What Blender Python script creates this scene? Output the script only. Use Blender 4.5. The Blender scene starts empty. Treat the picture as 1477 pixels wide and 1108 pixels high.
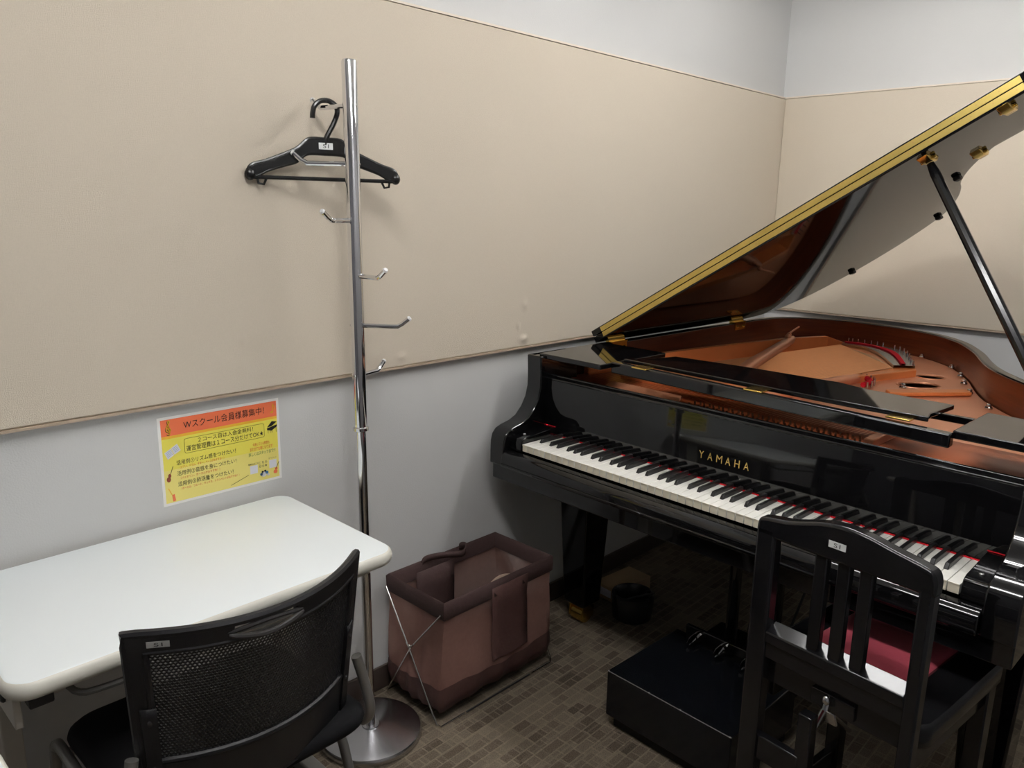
import bpy, bmesh, math, random
from mathutils import Vector, Matrix
random.seed(7)
PI = math.pi
S = bpy.context.scene
COL = S.collection

# ------------------------------------------------------------------ camera
CX, CY, CZ, YAW, PIT, ROL, FPX = -2.57298, -1.75079, 1.43236, 0.76429, -0.22007, 0.01841, 1131.11
fw = Vector((math.cos(PIT)*math.cos(YAW), math.cos(PIT)*math.sin(YAW), math.sin(PIT)))
rt = Vector((math.sin(YAW), -math.cos(YAW), 0))
up = rt.cross(fw)
r2 = math.cos(ROL)*rt + math.sin(ROL)*up
u2 = -math.sin(ROL)*rt + math.cos(ROL)*up
cd = bpy.data.cameras.new('camera')
cam = bpy.data.objects.new('camera', cd)
COL.objects.link(cam)
cam.matrix_world = Matrix(((r2.x, u2.x, -fw.x, CX), (r2.y, u2.y, -fw.y, CY), (r2.z, u2.z, -fw.z, CZ), (0, 0, 0, 1)))
cd.sensor_fit = 'HORIZONTAL'
cd.sensor_width = 36.0
cd.lens = 36.0*FPX/1477.0
cd.clip_start = 0.02
S.camera = cam

# ------------------------------------------------------------------ world, lamps, exposure
W = bpy.data.worlds.new('world')
S.world = W
W.use_nodes = True
W.node_tree.nodes['Background'].inputs[0].default_value = (0.05, 0.05, 0.05, 1)
W.node_tree.nodes['Background'].inputs[1].default_value = 0.3
S.view_settings.view_transform = 'Standard'
S.view_settings.look = 'None'
S.view_settings.exposure = 0.0
S.view_settings.gamma = 1.0
S.view_settings.use_curve_mapping = False
LAMP_STRENGTH = [48.0, 60.0]     # above the piano, above the table
CEIL_Z = 2.5
LAMP_SPOTS = [(-0.25, -1.05), (-2.05, -1.27)]

# ------------------------------------------------------------------ materials
def srgb(r, g, b):
    f = lambda c: (c/12.92 if c <= 0.04045 else ((c+0.055)/1.055)**2.4)
    return (f(r/255), f(g/255), f(b/255), 1.0)

def mat(name, col, rough=0.5, metal=0.0, spec=0.5, coat=0.0, alpha=1.0, noise=None, bump=None, emit=None, emit_s=0.0, sheen=0.0):
    """noise=(scale, amount) darkens/lightens the base colour; bump=(scale, strength)."""
    m = bpy.data.materials.new(name)
    m.use_nodes = True
    nt = m.node_tree
    p = nt.nodes['Principled BSDF']
    p.inputs['Base Color'].default_value = col
    p.inputs['Roughness'].default_value = rough
    p.inputs['Metallic'].default_value = metal
    p.inputs['Specular IOR Level'].default_value = spec
    p.inputs['Coat Weight'].default_value = coat
    p.inputs['Coat Roughness'].default_value = 0.03
    p.inputs['Alpha'].default_value = alpha
    p.inputs['Sheen Weight'].default_value = sheen
    if emit:
        p.inputs['Emission Color'].default_value = emit
        p.inputs['Emission Strength'].default_value = emit_s
    tc = nt.nodes.new('ShaderNodeTexCoord')
    if noise:
        n = nt.nodes.new('ShaderNodeTexNoise')
        n.inputs['Scale'].default_value = noise[0]
        n.inputs['Detail'].default_value = 4
        nt.links.new(tc.outputs['Object'], n.inputs['Vector'])
        mr = nt.nodes.new('ShaderNodeMapRange')
        mr.inputs['To Min'].default_value = 1-noise[1]
        mr.inputs['To Max'].default_value = 1+noise[1]
        nt.links.new(n.outputs['Fac'], mr.inputs['Value'])
        mx = nt.nodes.new('ShaderNodeMix')
        mx.data_type = 'RGBA'
        mx.blend_type = 'MULTIPLY'
        mx.inputs['Factor'].default_value = 1
        mx.inputs['A'].default_value = col
        nt.links.new(mr.outputs['Result'], mx.inputs['B'])
        nt.links.new(mx.outputs['Result'], p.inputs['Base Color'])
    if bump:
        n = nt.nodes.new('ShaderNodeTexNoise')
        n.inputs['Scale'].default_value = bump[0]
        n.inputs['Detail'].default_value = 3
        nt.links.new(tc.outputs['Object'], n.inputs['Vector'])
        b = nt.nodes.new('ShaderNodeBump')
        b.inputs['Strength'].default_value = bump[1]
        b.inputs['Distance'].default_value = 0.002
        nt.links.new(n.outputs['Fac'], b.inputs['Height'])
        nt.links.new(b.outputs['Normal'], p.inputs['Normal'])
    return m

def wood(name, c1, c2, rough=0.3, scale=(1.0, 1.0, 14.0), coat=0.3, spec=0.5):
    m = mat(name, c1, rough, coat=coat, spec=spec)
    nt = m.node_tree
    p = nt.nodes['Principled BSDF']
    tc = nt.nodes.new('ShaderNodeTexCoord')
    mp = nt.nodes.new('ShaderNodeMapping')
    mp.inputs['Scale'].default_value = scale
    n = nt.nodes.new('ShaderNodeTexNoise')
    n.inputs['Scale'].default_value = 4.0
    n.inputs['Detail'].default_value = 6
    n.inputs['Distortion'].default_value = 0.6
    cr = nt.nodes.new('ShaderNodeMix')
    cr.data_type = 'RGBA'
    cr.inputs['A'].default_value = c1
    cr.inputs['B'].default_value = c2
    mr = nt.nodes.new('ShaderNodeMapRange')
    mr.inputs['From Min'].default_value = 0.32
    mr.inputs['From Max'].default_value = 0.68
    nt.links.new(tc.outputs['Object'], mp.inputs['Vector'])
    nt.links.new(mp.outputs['Vector'], n.inputs['Vector'])
    nt.links.new(n.outputs['Fac'], mr.inputs['Value'])
    nt.links.new(mr.outputs['Result'], cr.inputs['Factor'])
    nt.links.new(cr.outputs['Result'], p.inputs['Base Color'])
    return m

def carpet_mat():
    """loop carpet woven with a random patchwork of small rectangles edged by paler lines"""
    m = mat('woven_carpet', srgb(80, 68, 56), 0.95, spec=0.1)
    nt = m.node_tree
    N, L = nt.nodes.new, nt.links.new
    p = nt.nodes['Principled BSDF']
    tc = N('ShaderNodeTexCoord')
    mp = N('ShaderNodeMapping')
    mp.inputs['Rotation'].default_value = (0, 0, -0.02)
    L(tc.outputs['Object'], mp.inputs['Vector'])
    def brick(sc, w, h, off, freq, squash):
        b = N('ShaderNodeTexBrick')
        b.offset = off
        b.offset_frequency = freq
        b.squash = squash
        b.squash_frequency = 3
        b.inputs['Scale'].default_value = sc
        b.inputs['Brick Width'].default_value = w
        b.inputs['Row Height'].default_value = h
        b.inputs['Mortar Size'].default_value = 0.035
        b.inputs['Mortar Smooth'].default_value = 0.3
        b.inputs['Bias'].default_value = 0.0
        b.inputs['Color1'].default_value = (0.0, 0.0, 0.0, 1)
        b.inputs['Color2'].default_value = (1, 1, 1, 1)
        b.inputs['Mortar'].default_value = (1.25, 1.25, 1.25, 1)
        L(mp.outputs['Vector'], b.inputs['Vector'])
        return b
    b1 = brick(14, 0.80, 0.42, 0.37, 2, 1.7)
    b2 = brick(9, 0.62, 0.50, 0.21, 3, 0.6)
    fine = N('ShaderNodeTexNoise')
    fine.inputs['Scale'].default_value = 320
    fine.inputs['Detail'].default_value = 2
    L(tc.outputs['Object'], fine.inputs['Vector'])
    a = N('ShaderNodeMath'); a.operation = 'MULTIPLY_ADD'
    L(b1.outputs['Color'], a.inputs[0]); a.inputs[1].default_value = 0.42
    a2 = N('ShaderNodeMath'); a2.operation = 'MULTIPLY'
    L(b2.outputs['Color'], a2.inputs[0]); a2.inputs[1].default_value = 0.22
    L(a2.outputs[0], a.inputs[2])
    a3 = N('ShaderNodeMath'); a3.operation = 'MULTIPLY_ADD'
    L(fine.outputs['Fac'], a3.inputs[0]); a3.inputs[1].default_value = 1.1; 
    a4 = N('ShaderNodeMath'); a4.operation = 'SUBTRACT'
    L(a.outputs[0], a4.inputs[0]); a4.inputs[1].default_value = 0.42
    L(a4.outputs[0], a3.inputs[2])
    cr = N('ShaderNodeValToRGB')
    e = cr.color_ramp.elements
    e[0].position = 0.0; e[0].color = srgb(66, 58, 50)
    e[1].position = 1.0; e[1].color = srgb(136, 124, 107)
    L(a3.outputs[0], cr.inputs['Fac'])
    L(cr.outputs['Color'], p.inputs['Base Color'])
    bp = N('ShaderNodeBump')
    bp.inputs['Strength'].default_value = 0.6
    bp.inputs['Distance'].default_value = 0.004
    L(a3.outputs[0], bp.inputs['Height'])
    L(bp.outputs['Normal'], p.inputs['Normal'])
    return m

M = dict(
    carpet=carpet_mat(),
    vinyl=mat('grey_wall_vinyl', srgb(210, 210, 208), 0.75, spec=0.25, noise=(3, 0.02), bump=(260, 0.25)),
    ceiling=mat('ceiling_board', srgb(225, 225, 223), 0.9, noise=(60, 0.03)),
    fabric=mat('beige_panel_fabric', srgb(214, 203, 185), 0.9, spec=0.15, noise=(420, 0.05), bump=(700, 0.5), sheen=0.1),
    panel_edge=mat('panel_edge_trim', srgb(226, 214, 198), 0.6), panel_base=mat('panel_base_trim', srgb(176, 158, 138), 0.6),
    baseb=mat('brown_vinyl_baseboard', srgb(72, 60, 54), 0.5, noise=(8, 0.06)),
    frontwall=mat('front_wall_paint', srgb(92, 92, 96), 0.8, noise=(2, 0.03)),
    darkwall=mat('far_wall_paint', srgb(138, 138, 140), 0.8, noise=(2, 0.03)),  # unseen right wall, greyed to cut fill light under the piano
    black=mat('black_polyester_lacquer', (0.004, 0.004, 0.0045, 1), 0.04, spec=0.55, noise=(2, 0.1)),
    blackflat=mat('matt_black_paint', (0.006, 0.006, 0.0065, 1), 0.5, spec=0.3, noise=(30, 0.1)),
    chairblack=mat('black_chair_lacquer', (0.007, 0.007, 0.008, 1), 0.15, spec=0.45, noise=(10, 0.1)),
    boxblack=mat('black_box_lacquer', (0.006, 0.007, 0.009, 1), 0.13, spec=0.45, noise=(10, 0.1)),
    brass=mat('polished_brass', srgb(232, 196, 104), 0.2, 1.0, noise=(12, 0.06)),
    brass_satin=mat('satin_brass_leaf', srgb(226, 200, 116), 0.33, 1.0, noise=(20, 0.06)),
    mahog=wood('mahogany_liner', srgb(88, 38, 20), srgb(112, 54, 28), 0.3, (1.2, 1.2, 22)),
    sprucew=wood('pale_soundboard_wood', srgb(206, 146, 96), srgb(220, 164, 112), 0.45, (1.5, 26, 3), coat=0.2),  # pale wood's own colour, for the soundboard and string bed
    copper=mat('copper_gold_plate', srgb(226, 156, 118), 0.36, 0.4, spec=0.5, noise=(40, 0.04)),
    copperd=mat('bronze_plate_side', srgb(234, 142, 80), 0.4, 0.1, spec=0.5, noise=(40, 0.05)),
    pinblock=mat('reddish_pin_block', srgb(166, 84, 44), 0.4, 0.1, spec=0.5, noise=(30, 0.08)),
    string=mat('copper_wound_string', srgb(222, 156, 108), 0.3, 0.9, noise=(50, 0.05)),
    pinsteel=mat('blued_pin_steel', srgb(112, 84, 66), 0.35, 0.8, noise=(30, 0.05)),
    steel=mat('plain_steel', srgb(200, 200, 200), 0.25, 1.0, noise=(30, 0.04)),
    chrome=mat('chrome_plate', srgb(226, 226, 228), 0.07, 1.0, noise=(8, 0.03)),
    chrome_b=mat('chrome_base_plate', srgb(216, 217, 220), 0.24, 1.0, noise=(8, 0.03)),
    redfelt=mat('red_felt', srgb(196, 30, 42), 0.95, spec=0.1, noise=(200, 0.1)),
    ivory=mat('white_key_resin', srgb(244, 242, 234), 0.18, spec=0.5, noise=(5, 0.01)),
    keyfront=mat('cream_key_front', srgb(232, 224, 202), 0.35, noise=(5, 0.02)),  # yellowish shading of the key fronts put into the colour
    ebony=mat('black_key_resin', (0.012, 0.012, 0.013, 1), 0.28, spec=0.5, noise=(30, 0.1)),
    gold=mat('gold_lettering', srgb(224, 190, 112), 0.35, 0.6, noise=(20, 0.03)),
    tabletop=mat('white_laminate', srgb(243, 249, 250), 0.32, spec=0.4, noise=(4, 0.01)),
    tabedge=mat('off_white_edge_band', srgb(226, 224, 212), 0.45, noise=(6, 0.02)),
    legmetal=mat('cream_painted_steel', srgb(196, 190, 178), 0.45, 0.0, noise=(20, 0.03)),
    greymetal=mat('grey_painted_steel', srgb(120, 118, 114), 0.4, 0.2, noise=(20, 0.04)),
    darkmetal=mat('dark_plastic_cap', srgb(40, 38, 38), 0.5, noise=(20, 0.05)),
    chrplastic=mat('black_chair_plastic', (0.010, 0.010, 0.0115, 1), 0.38, spec=0.45, bump=(900, 0.2)),
    meshplastic=mat('black_mesh_plastic', (0.010, 0.010, 0.0115, 1), 0.33, spec=0.5, noise=(30, 0.05)),
    seatfab=mat('black_seat_fabric', (0.007, 0.007, 0.008, 1), 0.9, spec=0.2, noise=(300, 0.2)),
    frame=mat('grey_chair_tube', srgb(138, 136, 132), 0.32, 0.6, noise=(20, 0.03)),
    redseat=mat('wine_red_velour', srgb(184, 74, 90), 0.9, spec=0.15, sheen=0.15, noise=(180, 0.08)),
    sticker=mat('white_label_tape', srgb(226, 228, 226), 0.4, noise=(20, 0.01)),
    stickerc=mat('pale_label_tape', srgb(176, 176, 174), 0.4, noise=(20, 0.01)),
    ink=mat('black_ink', srgb(30, 28, 28), 0.6, noise=(20, 0.05)),
    hanger=mat('black_hanger_plastic', (0.008, 0.008, 0.008, 1), 0.26, spec=0.5, noise=(20, 0.05)),
    bband=mat('dark_brown_nylon', srgb(72, 54, 52), 0.7, spec=0.3, bump=(120, 0.4), noise=(60, 0.1)),
    bbot=mat('brown_nylon_bottom', srgb(84, 58, 54), 0.65, spec=0.3, bump=(90, 0.5), noise=(50, 0.12)),
    bmesh_=mat('sheer_brown_mesh_cloth', srgb(164, 124, 112), 0.8, spec=0.2, alpha=0.58, noise=(90, 0.1)),
    bbeige=mat('beige_inner_cloth', srgb(176, 150, 132), 0.9, noise=(90, 0.08)),
    wire=mat('bright_steel_wire', srgb(206, 204, 200), 0.2, 1.0, noise=(20, 0.03)),
    paper=mat('white_poster_paper', srgb(246, 244, 240), 0.35, spec=0.4, noise=(5, 0.01)),
    p_or=mat('orange_print', srgb(240, 122, 82), 0.35, noise=(6, 0.03)),
    p_am=mat('amber_print', srgb(240, 186, 60), 0.35, noise=(6, 0.03)),
    p_ye=mat('yellow_print', srgb(240, 228, 96), 0.35, noise=(6, 0.03)),
    p_ye2=mat('pale_yellow_print', srgb(240, 226, 128), 0.35, noise=(6, 0.03)),
    p_ol=mat('olive_print', srgb(104, 92, 30), 0.4, noise=(6, 0.03)),
    p_red=mat('red_print', srgb(216, 80, 50), 0.4, noise=(6, 0.03)),
    p_gold=mat('gold_print', srgb(226, 170, 36), 0.4, noise=(6, 0.03)),
    p_br=mat('brown_print', srgb(140, 62, 40), 0.4, noise=(6, 0.03)),
    p_blue=mat('blue_print', srgb(60, 120, 170), 0.4, noise=(6, 0.03)),
    p_wh=mat('pale_print', srgb(226, 226, 232), 0.4, noise=(6, 0.03)),
    p_gr=mat('green_print', srgb(70, 120, 50), 0.4, noise=(6, 0.03)),
    carton=mat('tan_cardboard', srgb(170, 146, 112), 0.8, noise=(40, 0.06)),
    blueplastic=mat('blue_plastic', srgb(84, 128, 190), 0.4, noise=(20, 0.05)),
    whitebag=mat('white_plastic_film', srgb(214, 218, 224), 0.35, bump=(40, 0.8)),
    binblack=mat('black_bin_plastic', (0.02, 0.021, 0.024, 1), 0.25, noise=(20, 0.05)),
    tube0=mat('fluorescent_tube', (1, 1, 1, 1), 0.4, emit=(1.0, 0.985, 0.975, 1), emit_s=LAMP_STRENGTH[0], noise=(5, 0.01)),
    tube1=mat('fluorescent_tube_bright', (1, 1, 1, 1), 0.4, emit=(1.0, 0.985, 0.975, 1), emit_s=LAMP_STRENGTH[1], noise=(5, 0.01)),
    housing=mat('white_lamp_housing', srgb(235, 235, 235), 0.4, noise=(5, 0.01)),
)

# ------------------------------------------------------------------ helpers
class B:
    """collects shapes into one bmesh; flip mirrors y (the piano and stool are laid out with y to the right)"""
    def __init__(self, flip=False, fn=None):
        self.bm = bmesh.new()
        self.flip, self.fn = flip, fn

    def raw(self, vs, fs):
        v = [self.bm.verts.new(p) for p in vs]
        for f in fs:
            try:
                self.bm.faces.new([v[i] for i in f])
            except ValueError:
                pass
        return self

    def box(self, x0, x1, y0, y1, z0, z1):
        vs = [(x, y, z) for z in (z0, z1) for y in (y0, y1) for x in (x0, x1)]
        return self.raw(vs, [(0, 1, 3, 2), (4, 6, 7, 5), (0, 4, 5, 1), (2, 3, 7, 6), (0, 2, 6, 4), (1, 5, 7, 3)])

    def hexa(self, bot, top):
        return self.raw(list(bot)+list(top), [(3, 2, 1, 0), (4, 5, 6, 7), (0, 1, 5, 4), (1, 2, 6, 5), (2, 3, 7, 6), (3, 0, 4, 7)])

    def prism(self, poly, h0, h1, axis='z'):
        """closed polygon extruded along an axis; polygon coords are the two other axes in order"""
        n = len(poly)
        def put(a, b, h):
            return {'z': (a, b, h), 'y': (a, h, b), 'x': (h, a, b)}[axis]
        vs = [put(a, b, h0) for a, b in poly]+[put(a, b, h1) for a, b in poly]
        fs = [tuple(range(n)), tuple(range(2*n-1, n-1, -1))]
        fs += [(i, i+n, (i+1) % n+n, (i+1) % n) for i in range(n)]
        return self.raw(vs, fs)

    def tube(self, pts, r, seg=10, cap=True, closed=False):
        pts = [Vector(p) for p in pts]
        n = len(pts)
        rs = r if isinstance(r, (list, tuple)) else [r]*n
        rings = []
        ref = None
        for i, p in enumerate(pts):
            if closed:
                d = pts[(i+1) % n]-pts[i-1]
            else:
                d = (pts[min(i+1, n-1)]-pts[max(i-1, 0)])
            d.normalize()
            if ref is None:
                ref = Vector((0, 0, 1)) if abs(d.z) < 0.9 else Vector((1, 0, 0))
            a = (ref-d*ref.dot(d)).normalized()
            ref = a
            b = d.cross(a)
            rings.append([p+rs[i]*(math.cos(2*PI*k/seg)*a+math.sin(2*PI*k/seg)*b) for k in range(seg)])
        vs = [tuple(q) for R in rings for q in R]
        fs = []
        for i in range(n if closed else n-1):
            j = (i+1) % n
            for k in range(seg):
                l = (k+1) % seg
                fs.append((i*seg+k, i*seg+l, j*seg+l, j*seg+k))
        if cap and not closed:
            fs.append(tuple(range(seg-1, -1, -1)))
            fs.append(tuple((n-1)*seg+k for k in range(seg)))
        return self.raw(vs, fs)

    def lathe(self, prof, c=(0, 0, 0), seg=32, axis='z'):
        vs, fs = [], []
        for r, h in prof:
            for k in range(seg):
                a = 2*PI*k/seg
                x, y = r*math.cos(a), r*math.sin(a)
                q = {'z': (x, y, h), 'x': (h, x, y), 'y': (x, h, y)}[axis]
                vs.append((q[0]+c[0], q[1]+c[1], q[2]+c[2]))
        for i in range(len(prof)-1):
            for k in range(seg):
                l = (k+1) % seg
                fs.append((i*seg+k, i*seg+l, (i+1)*seg+l, (i+1)*seg+k))
        fs.append(tuple(range(seg-1, -1, -1)))
        m = (len(prof)-1)*seg
        fs.append(tuple(m+k for k in range(seg)))
        return self.raw(vs, fs)

    def ball(self, c, r, sx=1, sy=1, sz=1, seg=12):
        prof = [(max(1e-4, math.sin(PI*i/8)), -math.cos(PI*i/8)) for i in range(9)]
        vs, fs = [], []
        for q, h in prof:
            for k in range(seg):
                a = 2*PI*k/seg
                vs.append((c[0]+r*sx*q*math.cos(a), c[1]+r*sy*q*math.sin(a), c[2]+r*sz*h))
        for i in range(8):
            for k in range(seg):
                l = (k+1) % seg
                fs.append((i*seg+k, i*seg+l, (i+1)*seg+l, (i+1)*seg+k))
        return self.raw(vs, fs)

    def grid(self, P, nu, nv, closed_u=False):
        """P[j][i] -> point"""
        vs = [tuple(P[j][i]) for j in range(nv) for i in range(nu)]
        fs = []
        for j in range(nv-1):
            for i in range(nu if closed_u else nu-1):
                k = (i+1) % nu
                fs.append((j*nu+i, j*nu+k, (j+1)*nu+k, (j+1)*nu+i))
        return self.raw(vs, fs)

    def obj(self, name, m, parent=None, bevel=0.0, seg=2, angle=35, weld=False, solid=0.0, smooth=True, subsurf=0):
        bm = self.bm
        for v in bm.verts:
            if self.fn:
                v.co = Vector(self.fn(*v.co))
            if self.flip:
                v.co.y = -v.co.y
        if weld:
            bmesh.ops.remove_doubles(bm, verts=bm.verts, dist=1e-5)
        bmesh.ops.recalc_face_normals(bm, faces=bm.faces)
        me = bpy.data.meshes.new(name)
        bm.to_mesh(me)
        bm.free()
        if smooth:
            me.shade_smooth()
            me.set_sharp_from_angle(angle=math.radians(angle))
        me.materials.append(m)
        o = bpy.data.objects.new(name, me)
        COL.objects.link(o)
        if parent:
            o.parent = parent
        if solid:
            md = o.modifiers.new('solid', 'SOLIDIFY')
            md.thickness = solid
            md.offset = 0
        if subsurf:
            md = o.modifiers.new('sub', 'SUBSURF')
            md.levels = md.render_levels = subsurf
        if bevel:
            md = o.modifiers.new('bevel', 'BEVEL')
            md.width = bevel
            md.segments = seg
            md.limit_method = 'ANGLE'
            md.angle_limit = math.radians(40)
        return o

def thing(name, label, cat, loc=(0, 0, 0), rotz=0.0, group=None):
    o = bpy.data.objects.new(name, None)
    o.empty_display_size = 0.1
    COL.objects.link(o)
    o.location = loc
    o.rotation_euler = (0, 0, rotz)
    o['label'] = label
    o['category'] = cat
    if group:
        o['group'] = group
    return o

def struct(o):
    o['kind'] = 'structure'
    return o

def crom(pts, n=6, closed=False):
    P = [Vector(p) for p in pts]
    out = []
    N = len(P)
    for i in range(N if closed else N-1):
        if closed:
            a, b, c, d = P[i-1], P[i], P[(i+1) % N], P[(i+2) % N]
        else:
            a, b, c, d = P[max(i-1, 0)], P[i], P[i+1], P[min(i+2, N-1)]
        for k in range(n):
            t = k/n
            out.append(0.5*((2*b)+(c-a)*t+(2*a-5*b+4*c-d)*t*t+(3*b-a-3*c+d)*t**3))
    if not closed:
        out.append(P[-1])
    return out

def rrect(x0, x1, y0, y1, r, n=6):
    out = []
    for cx, cy, a in ((x1-r, y1-r, 0), (x0+r, y1-r, 90), (x0+r, y0+r, 180), (x1-r, y0+r, 270)):
        for k in range(n+1):
            t = math.radians(a+90*k/n)
            out.append((cx+r*math.cos(t), cy+r*math.sin(t)))
    return out

def offset_poly(P, d):
    """offset an open 2D polyline to its left by d"""
    out = []
    n = len(P)
    for i in range(n):
        a, b = P[max(i-1, 0)], P[min(i+1, n-1)]
        t = Vector((b[0]-a[0], b[1]-a[1])).normalized()
        out.append((P[i][0]-t.y*d, P[i][1]+t.x*d))
    return out

def text_data(body, bold=0.0):
    cu = bpy.data.curves.new('txt', 'FONT')
    cu.body = body
    cu.size = 1.0
    cu.resolution_u = 3
    cu.offset = bold
    o = bpy.data.objects.new('txt', cu)
    COL.objects.link(o)
    dg = bpy.context.evaluated_depsgraph_get()
    me = bpy.data.meshes.new_from_object(o.evaluated_get(dg))
    vs = [v.co.copy() for v in me.vertices]
    fs = [tuple(p.vertices) for p in me.polygons]
    bpy.data.objects.remove(o)
    bpy.data.curves.remove(cu)
    bpy.data.meshes.remove(me)
    x0, x1 = min(v.x for v in vs), max(v.x for v in vs)
    y0, y1 = min(v.y for v in vs), max(v.y for v in vs)
    return [((v.x-x0)/(x1-x0), (v.y-y0)/(y1-y0)) for v in vs], fs

def text_into(b, body, put, bold=0.0):
    """put(u, v) maps the unit box of the text to 3D"""
    vs, fs = text_data(body, bold)
    return b.raw([put(u, v) for u, v in vs], fs)

def curve_plate(outline, holes, thick, bevel=0.0):
    """flat plate with holes -> (verts, faces); bottom at -thick/2, top at +thick/2"""
    cu = bpy.data.curves.new('pl', 'CURVE')
    cu.dimensions = '2D'
    cu.fill_mode = 'BOTH'
    cu.extrude = thick/2
    cu.bevel_depth = bevel
    cu.bevel_resolution = 1
    for pl in [outline]+holes:
        sp = cu.splines.new('POLY')
        sp.points.add(len(pl)-1)
        for i, p in enumerate(pl):
            sp.points[i].co = (p[0], p[1], 0, 1)
        sp.use_cyclic_u = True
    o = bpy.data.objects.new('pl', cu)
    COL.objects.link(o)
    dg = bpy.context.evaluated_depsgraph_get()
    me = bpy.data.meshes.new_from_object(o.evaluated_get(dg))
    vs = [tuple(v.co) for v in me.vertices]
    fs = [tuple(p.vertices) for p in me.polygons]
    bpy.data.objects.remove(o)
    bpy.data.curves.remove(cu)
    bpy.data.meshes.remove(me)
    return vs, fs

# ------------------------------------------------------------------ the room
XL, XF, YR = 1.0188, -3.4, -2.0        # back wall, front wall (behind the camera), right wall (unseen, set close to dim the light under the piano)
ZB, ZT = 0.991, 1.943                  # acoustic panel band
struct(B().box(XF-0.1, XL+0.1, YR-0.1, 0.1, -0.06, 0).obj('floor', M['carpet']))
struct(B().box(XF-0.1, XL+0.1, YR-0.1, 0.1, CEIL_Z, CEIL_Z+0.06).obj('ceiling', M['ceiling']))
wl = struct(B().box(XF-0.1, XL+0.1, 0, 0.1, 0, CEIL_Z).obj('wall_left', M['vinyl']))
wb = struct(B().box(XL, XL+0.1, YR-0.1, 0, 0, CEIL_Z).obj('wall_back', M['vinyl']))
struct(B().box(XF-0.1, XL+0.1, YR-0.1, YR, 0, CEIL_Z).obj('wall_right', M['darkwall']))
struct(B().box(XF-0.1, XF, YR, 0, 0, CEIL_Z).obj('wall_front', M['frontwall']))
struct(B().box(XF, XL, -0.008, 0, 0, 0.075).obj('baseboard_left', M['baseb'], bevel=0.002))
struct(B().box(XL-0.008, XL, YR, -0.008, 0, 0.075).obj('baseboard_back', M['baseb'], bevel=0.002))

def dome(b, x, z, rx, rz, h, y=-0.0182):
    """small air bubble under the panel cloth"""
    P = []
    for j in range(7):
        q = j/6
        P.append([(x+rx*q*math.cos(2*PI*i/16), y-h*(math.exp(-3.2*q*q)-math.exp(-3.2)), z+rz*q*math.sin(2*PI*i/16)) for i in range(16)])
    b.grid(P, 16, 7, closed_u=True)

def panel(bx, name, parent):
    return struct(B().box(*bx).obj(name, M['fabric'], parent, bevel=0.004))
panel((XF, XL-0.0005, -0.018, 0, ZB, ZT), 'acoustic_panel', wl)
panel((XL-0.018, XL, YR, -0.0185, ZB, ZT), 'acoustic_panel', wb)
bb = B()
for x, z, rx, rz, h in ((-0.714, 1.128, .022, .030, .004), (-0.717, 1.016, .03, .02, .006), (-0.742, 1.062, .014, .02, .003),
                        (-1.218, 1.018, .03, .02, .004), (-1.689, 1.116, .012, .02, .002), (-1.192, 1.423, .02, .02, .0015)):
    dome(bb, x, z, rx, rz, h)
struct(bb.obj('cloth_bubble', M['fabric'], wl, angle=80))
# thin trims along the panel edges
struct(B().box(XF, XL-0.018, -0.0205, 0, ZT, ZT+0.006).obj('trim_1', M['panel_edge']))
struct(B().box(XF, XL-0.018, -0.0205, 0, ZB-0.006, ZB).obj('trim_2', M['panel_base']))
struct(B().box(XL-0.0205, XL, YR, -0.0205, ZT, ZT+0.006).obj('trim_3', M['panel_edge']))
struct(B().box(XL-0.0205, XL, YR, -0.0205, ZB-0.006, ZB).obj('trim_4', M['panel_base']))

# ceiling lamps: two-tube fluorescent fittings
for i, (lx, ly) in enumerate(LAMP_SPOTS):
    t = thing('ceiling_light', ['twin-tube white ceiling light above the grand piano', 'twin-tube white ceiling light above the white table'][i], 'lamp',
              (lx, ly, CEIL_Z), 0, 'ceiling lights')
    hb = B()
    hb.prism([(-0.15, 0), (0.15, 0), (0.11, -0.045), (-0.11, -0.045)], -0.63, 0.63, 'y')
    hb.obj('housing', M['housing'], t, bevel=0.003)
    for s in (-1, 1):
        B().tube([(s*0.075, -0.6, -0.075), (s*0.075, 0.6, -0.075)], 0.016, 12).obj('tube', M['tube%d' % i], t)
        for e in (-0.612, 0.6):
            B().box(s*0.075-0.02, s*0.075+0.02, e, e+0.012, -0.1, -0.04).obj('socket', M['housing'], t)

# ------------------------------------------------------------------ grand piano
OX, OY, PTH = -0.891, -0.1858, -0.0399
piano = thing('grand_piano', 'black polished grand piano with its lid propped open against the beige panel wall', 'piano', (OX, OY, 0), PTH)
def PB(fn=None):
    return B(True, fn)
ZR = 0.98
INNER = [(0.13, -0.078), (0.5, -0.078), (0.9, -0.078), (1.3, -0.078), (1.52, -0.074), (1.66, -0.045), (1.755, 0.06), (1.795, 0.25), (1.74, 0.50),
         (1.60, 0.675), (1.395, 0.80), (1.20, 0.885), (1.08, 0.945), (0.965, 1.025), (0.87, 1.105), (0.76, 1.185), (0.62, 1.245), (0.45, 1.275), (0.3, 1.28), (0.13, 1.28)]
inner = [(p.x, p.y) for p in crom([(x, y, 0) for x, y in INNER], 5)]
outer = offset_poly(inner, -0.034)
liner = offset_poly(inner, -0.004)
def band(bq, A, C, z0, z1):
    n = len(A)
    P = [[(p[0], p[1], z0) for p in A], [(p[0], p[1], z1) for p in A], [(p[0], p[1], z1) for p in C], [(p[0], p[1], z0) for p in C], [(p[0], p[1], z0) for p in A]]
    bq.grid(P, n, 5)
    for i in (0, n-1):
        bq.raw([(A[i][0], A[i][1], z0), (A[i][0], A[i][1], z1), (C[i][0], C[i][1], z1), (C[i][0], C[i][1], z0)], [(0, 1, 2, 3)])
q = PB(); band(q, liner, outer, 0.66, ZR); q.obj('rim', M['black'], piano, bevel=0.004, weld=True)
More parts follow.
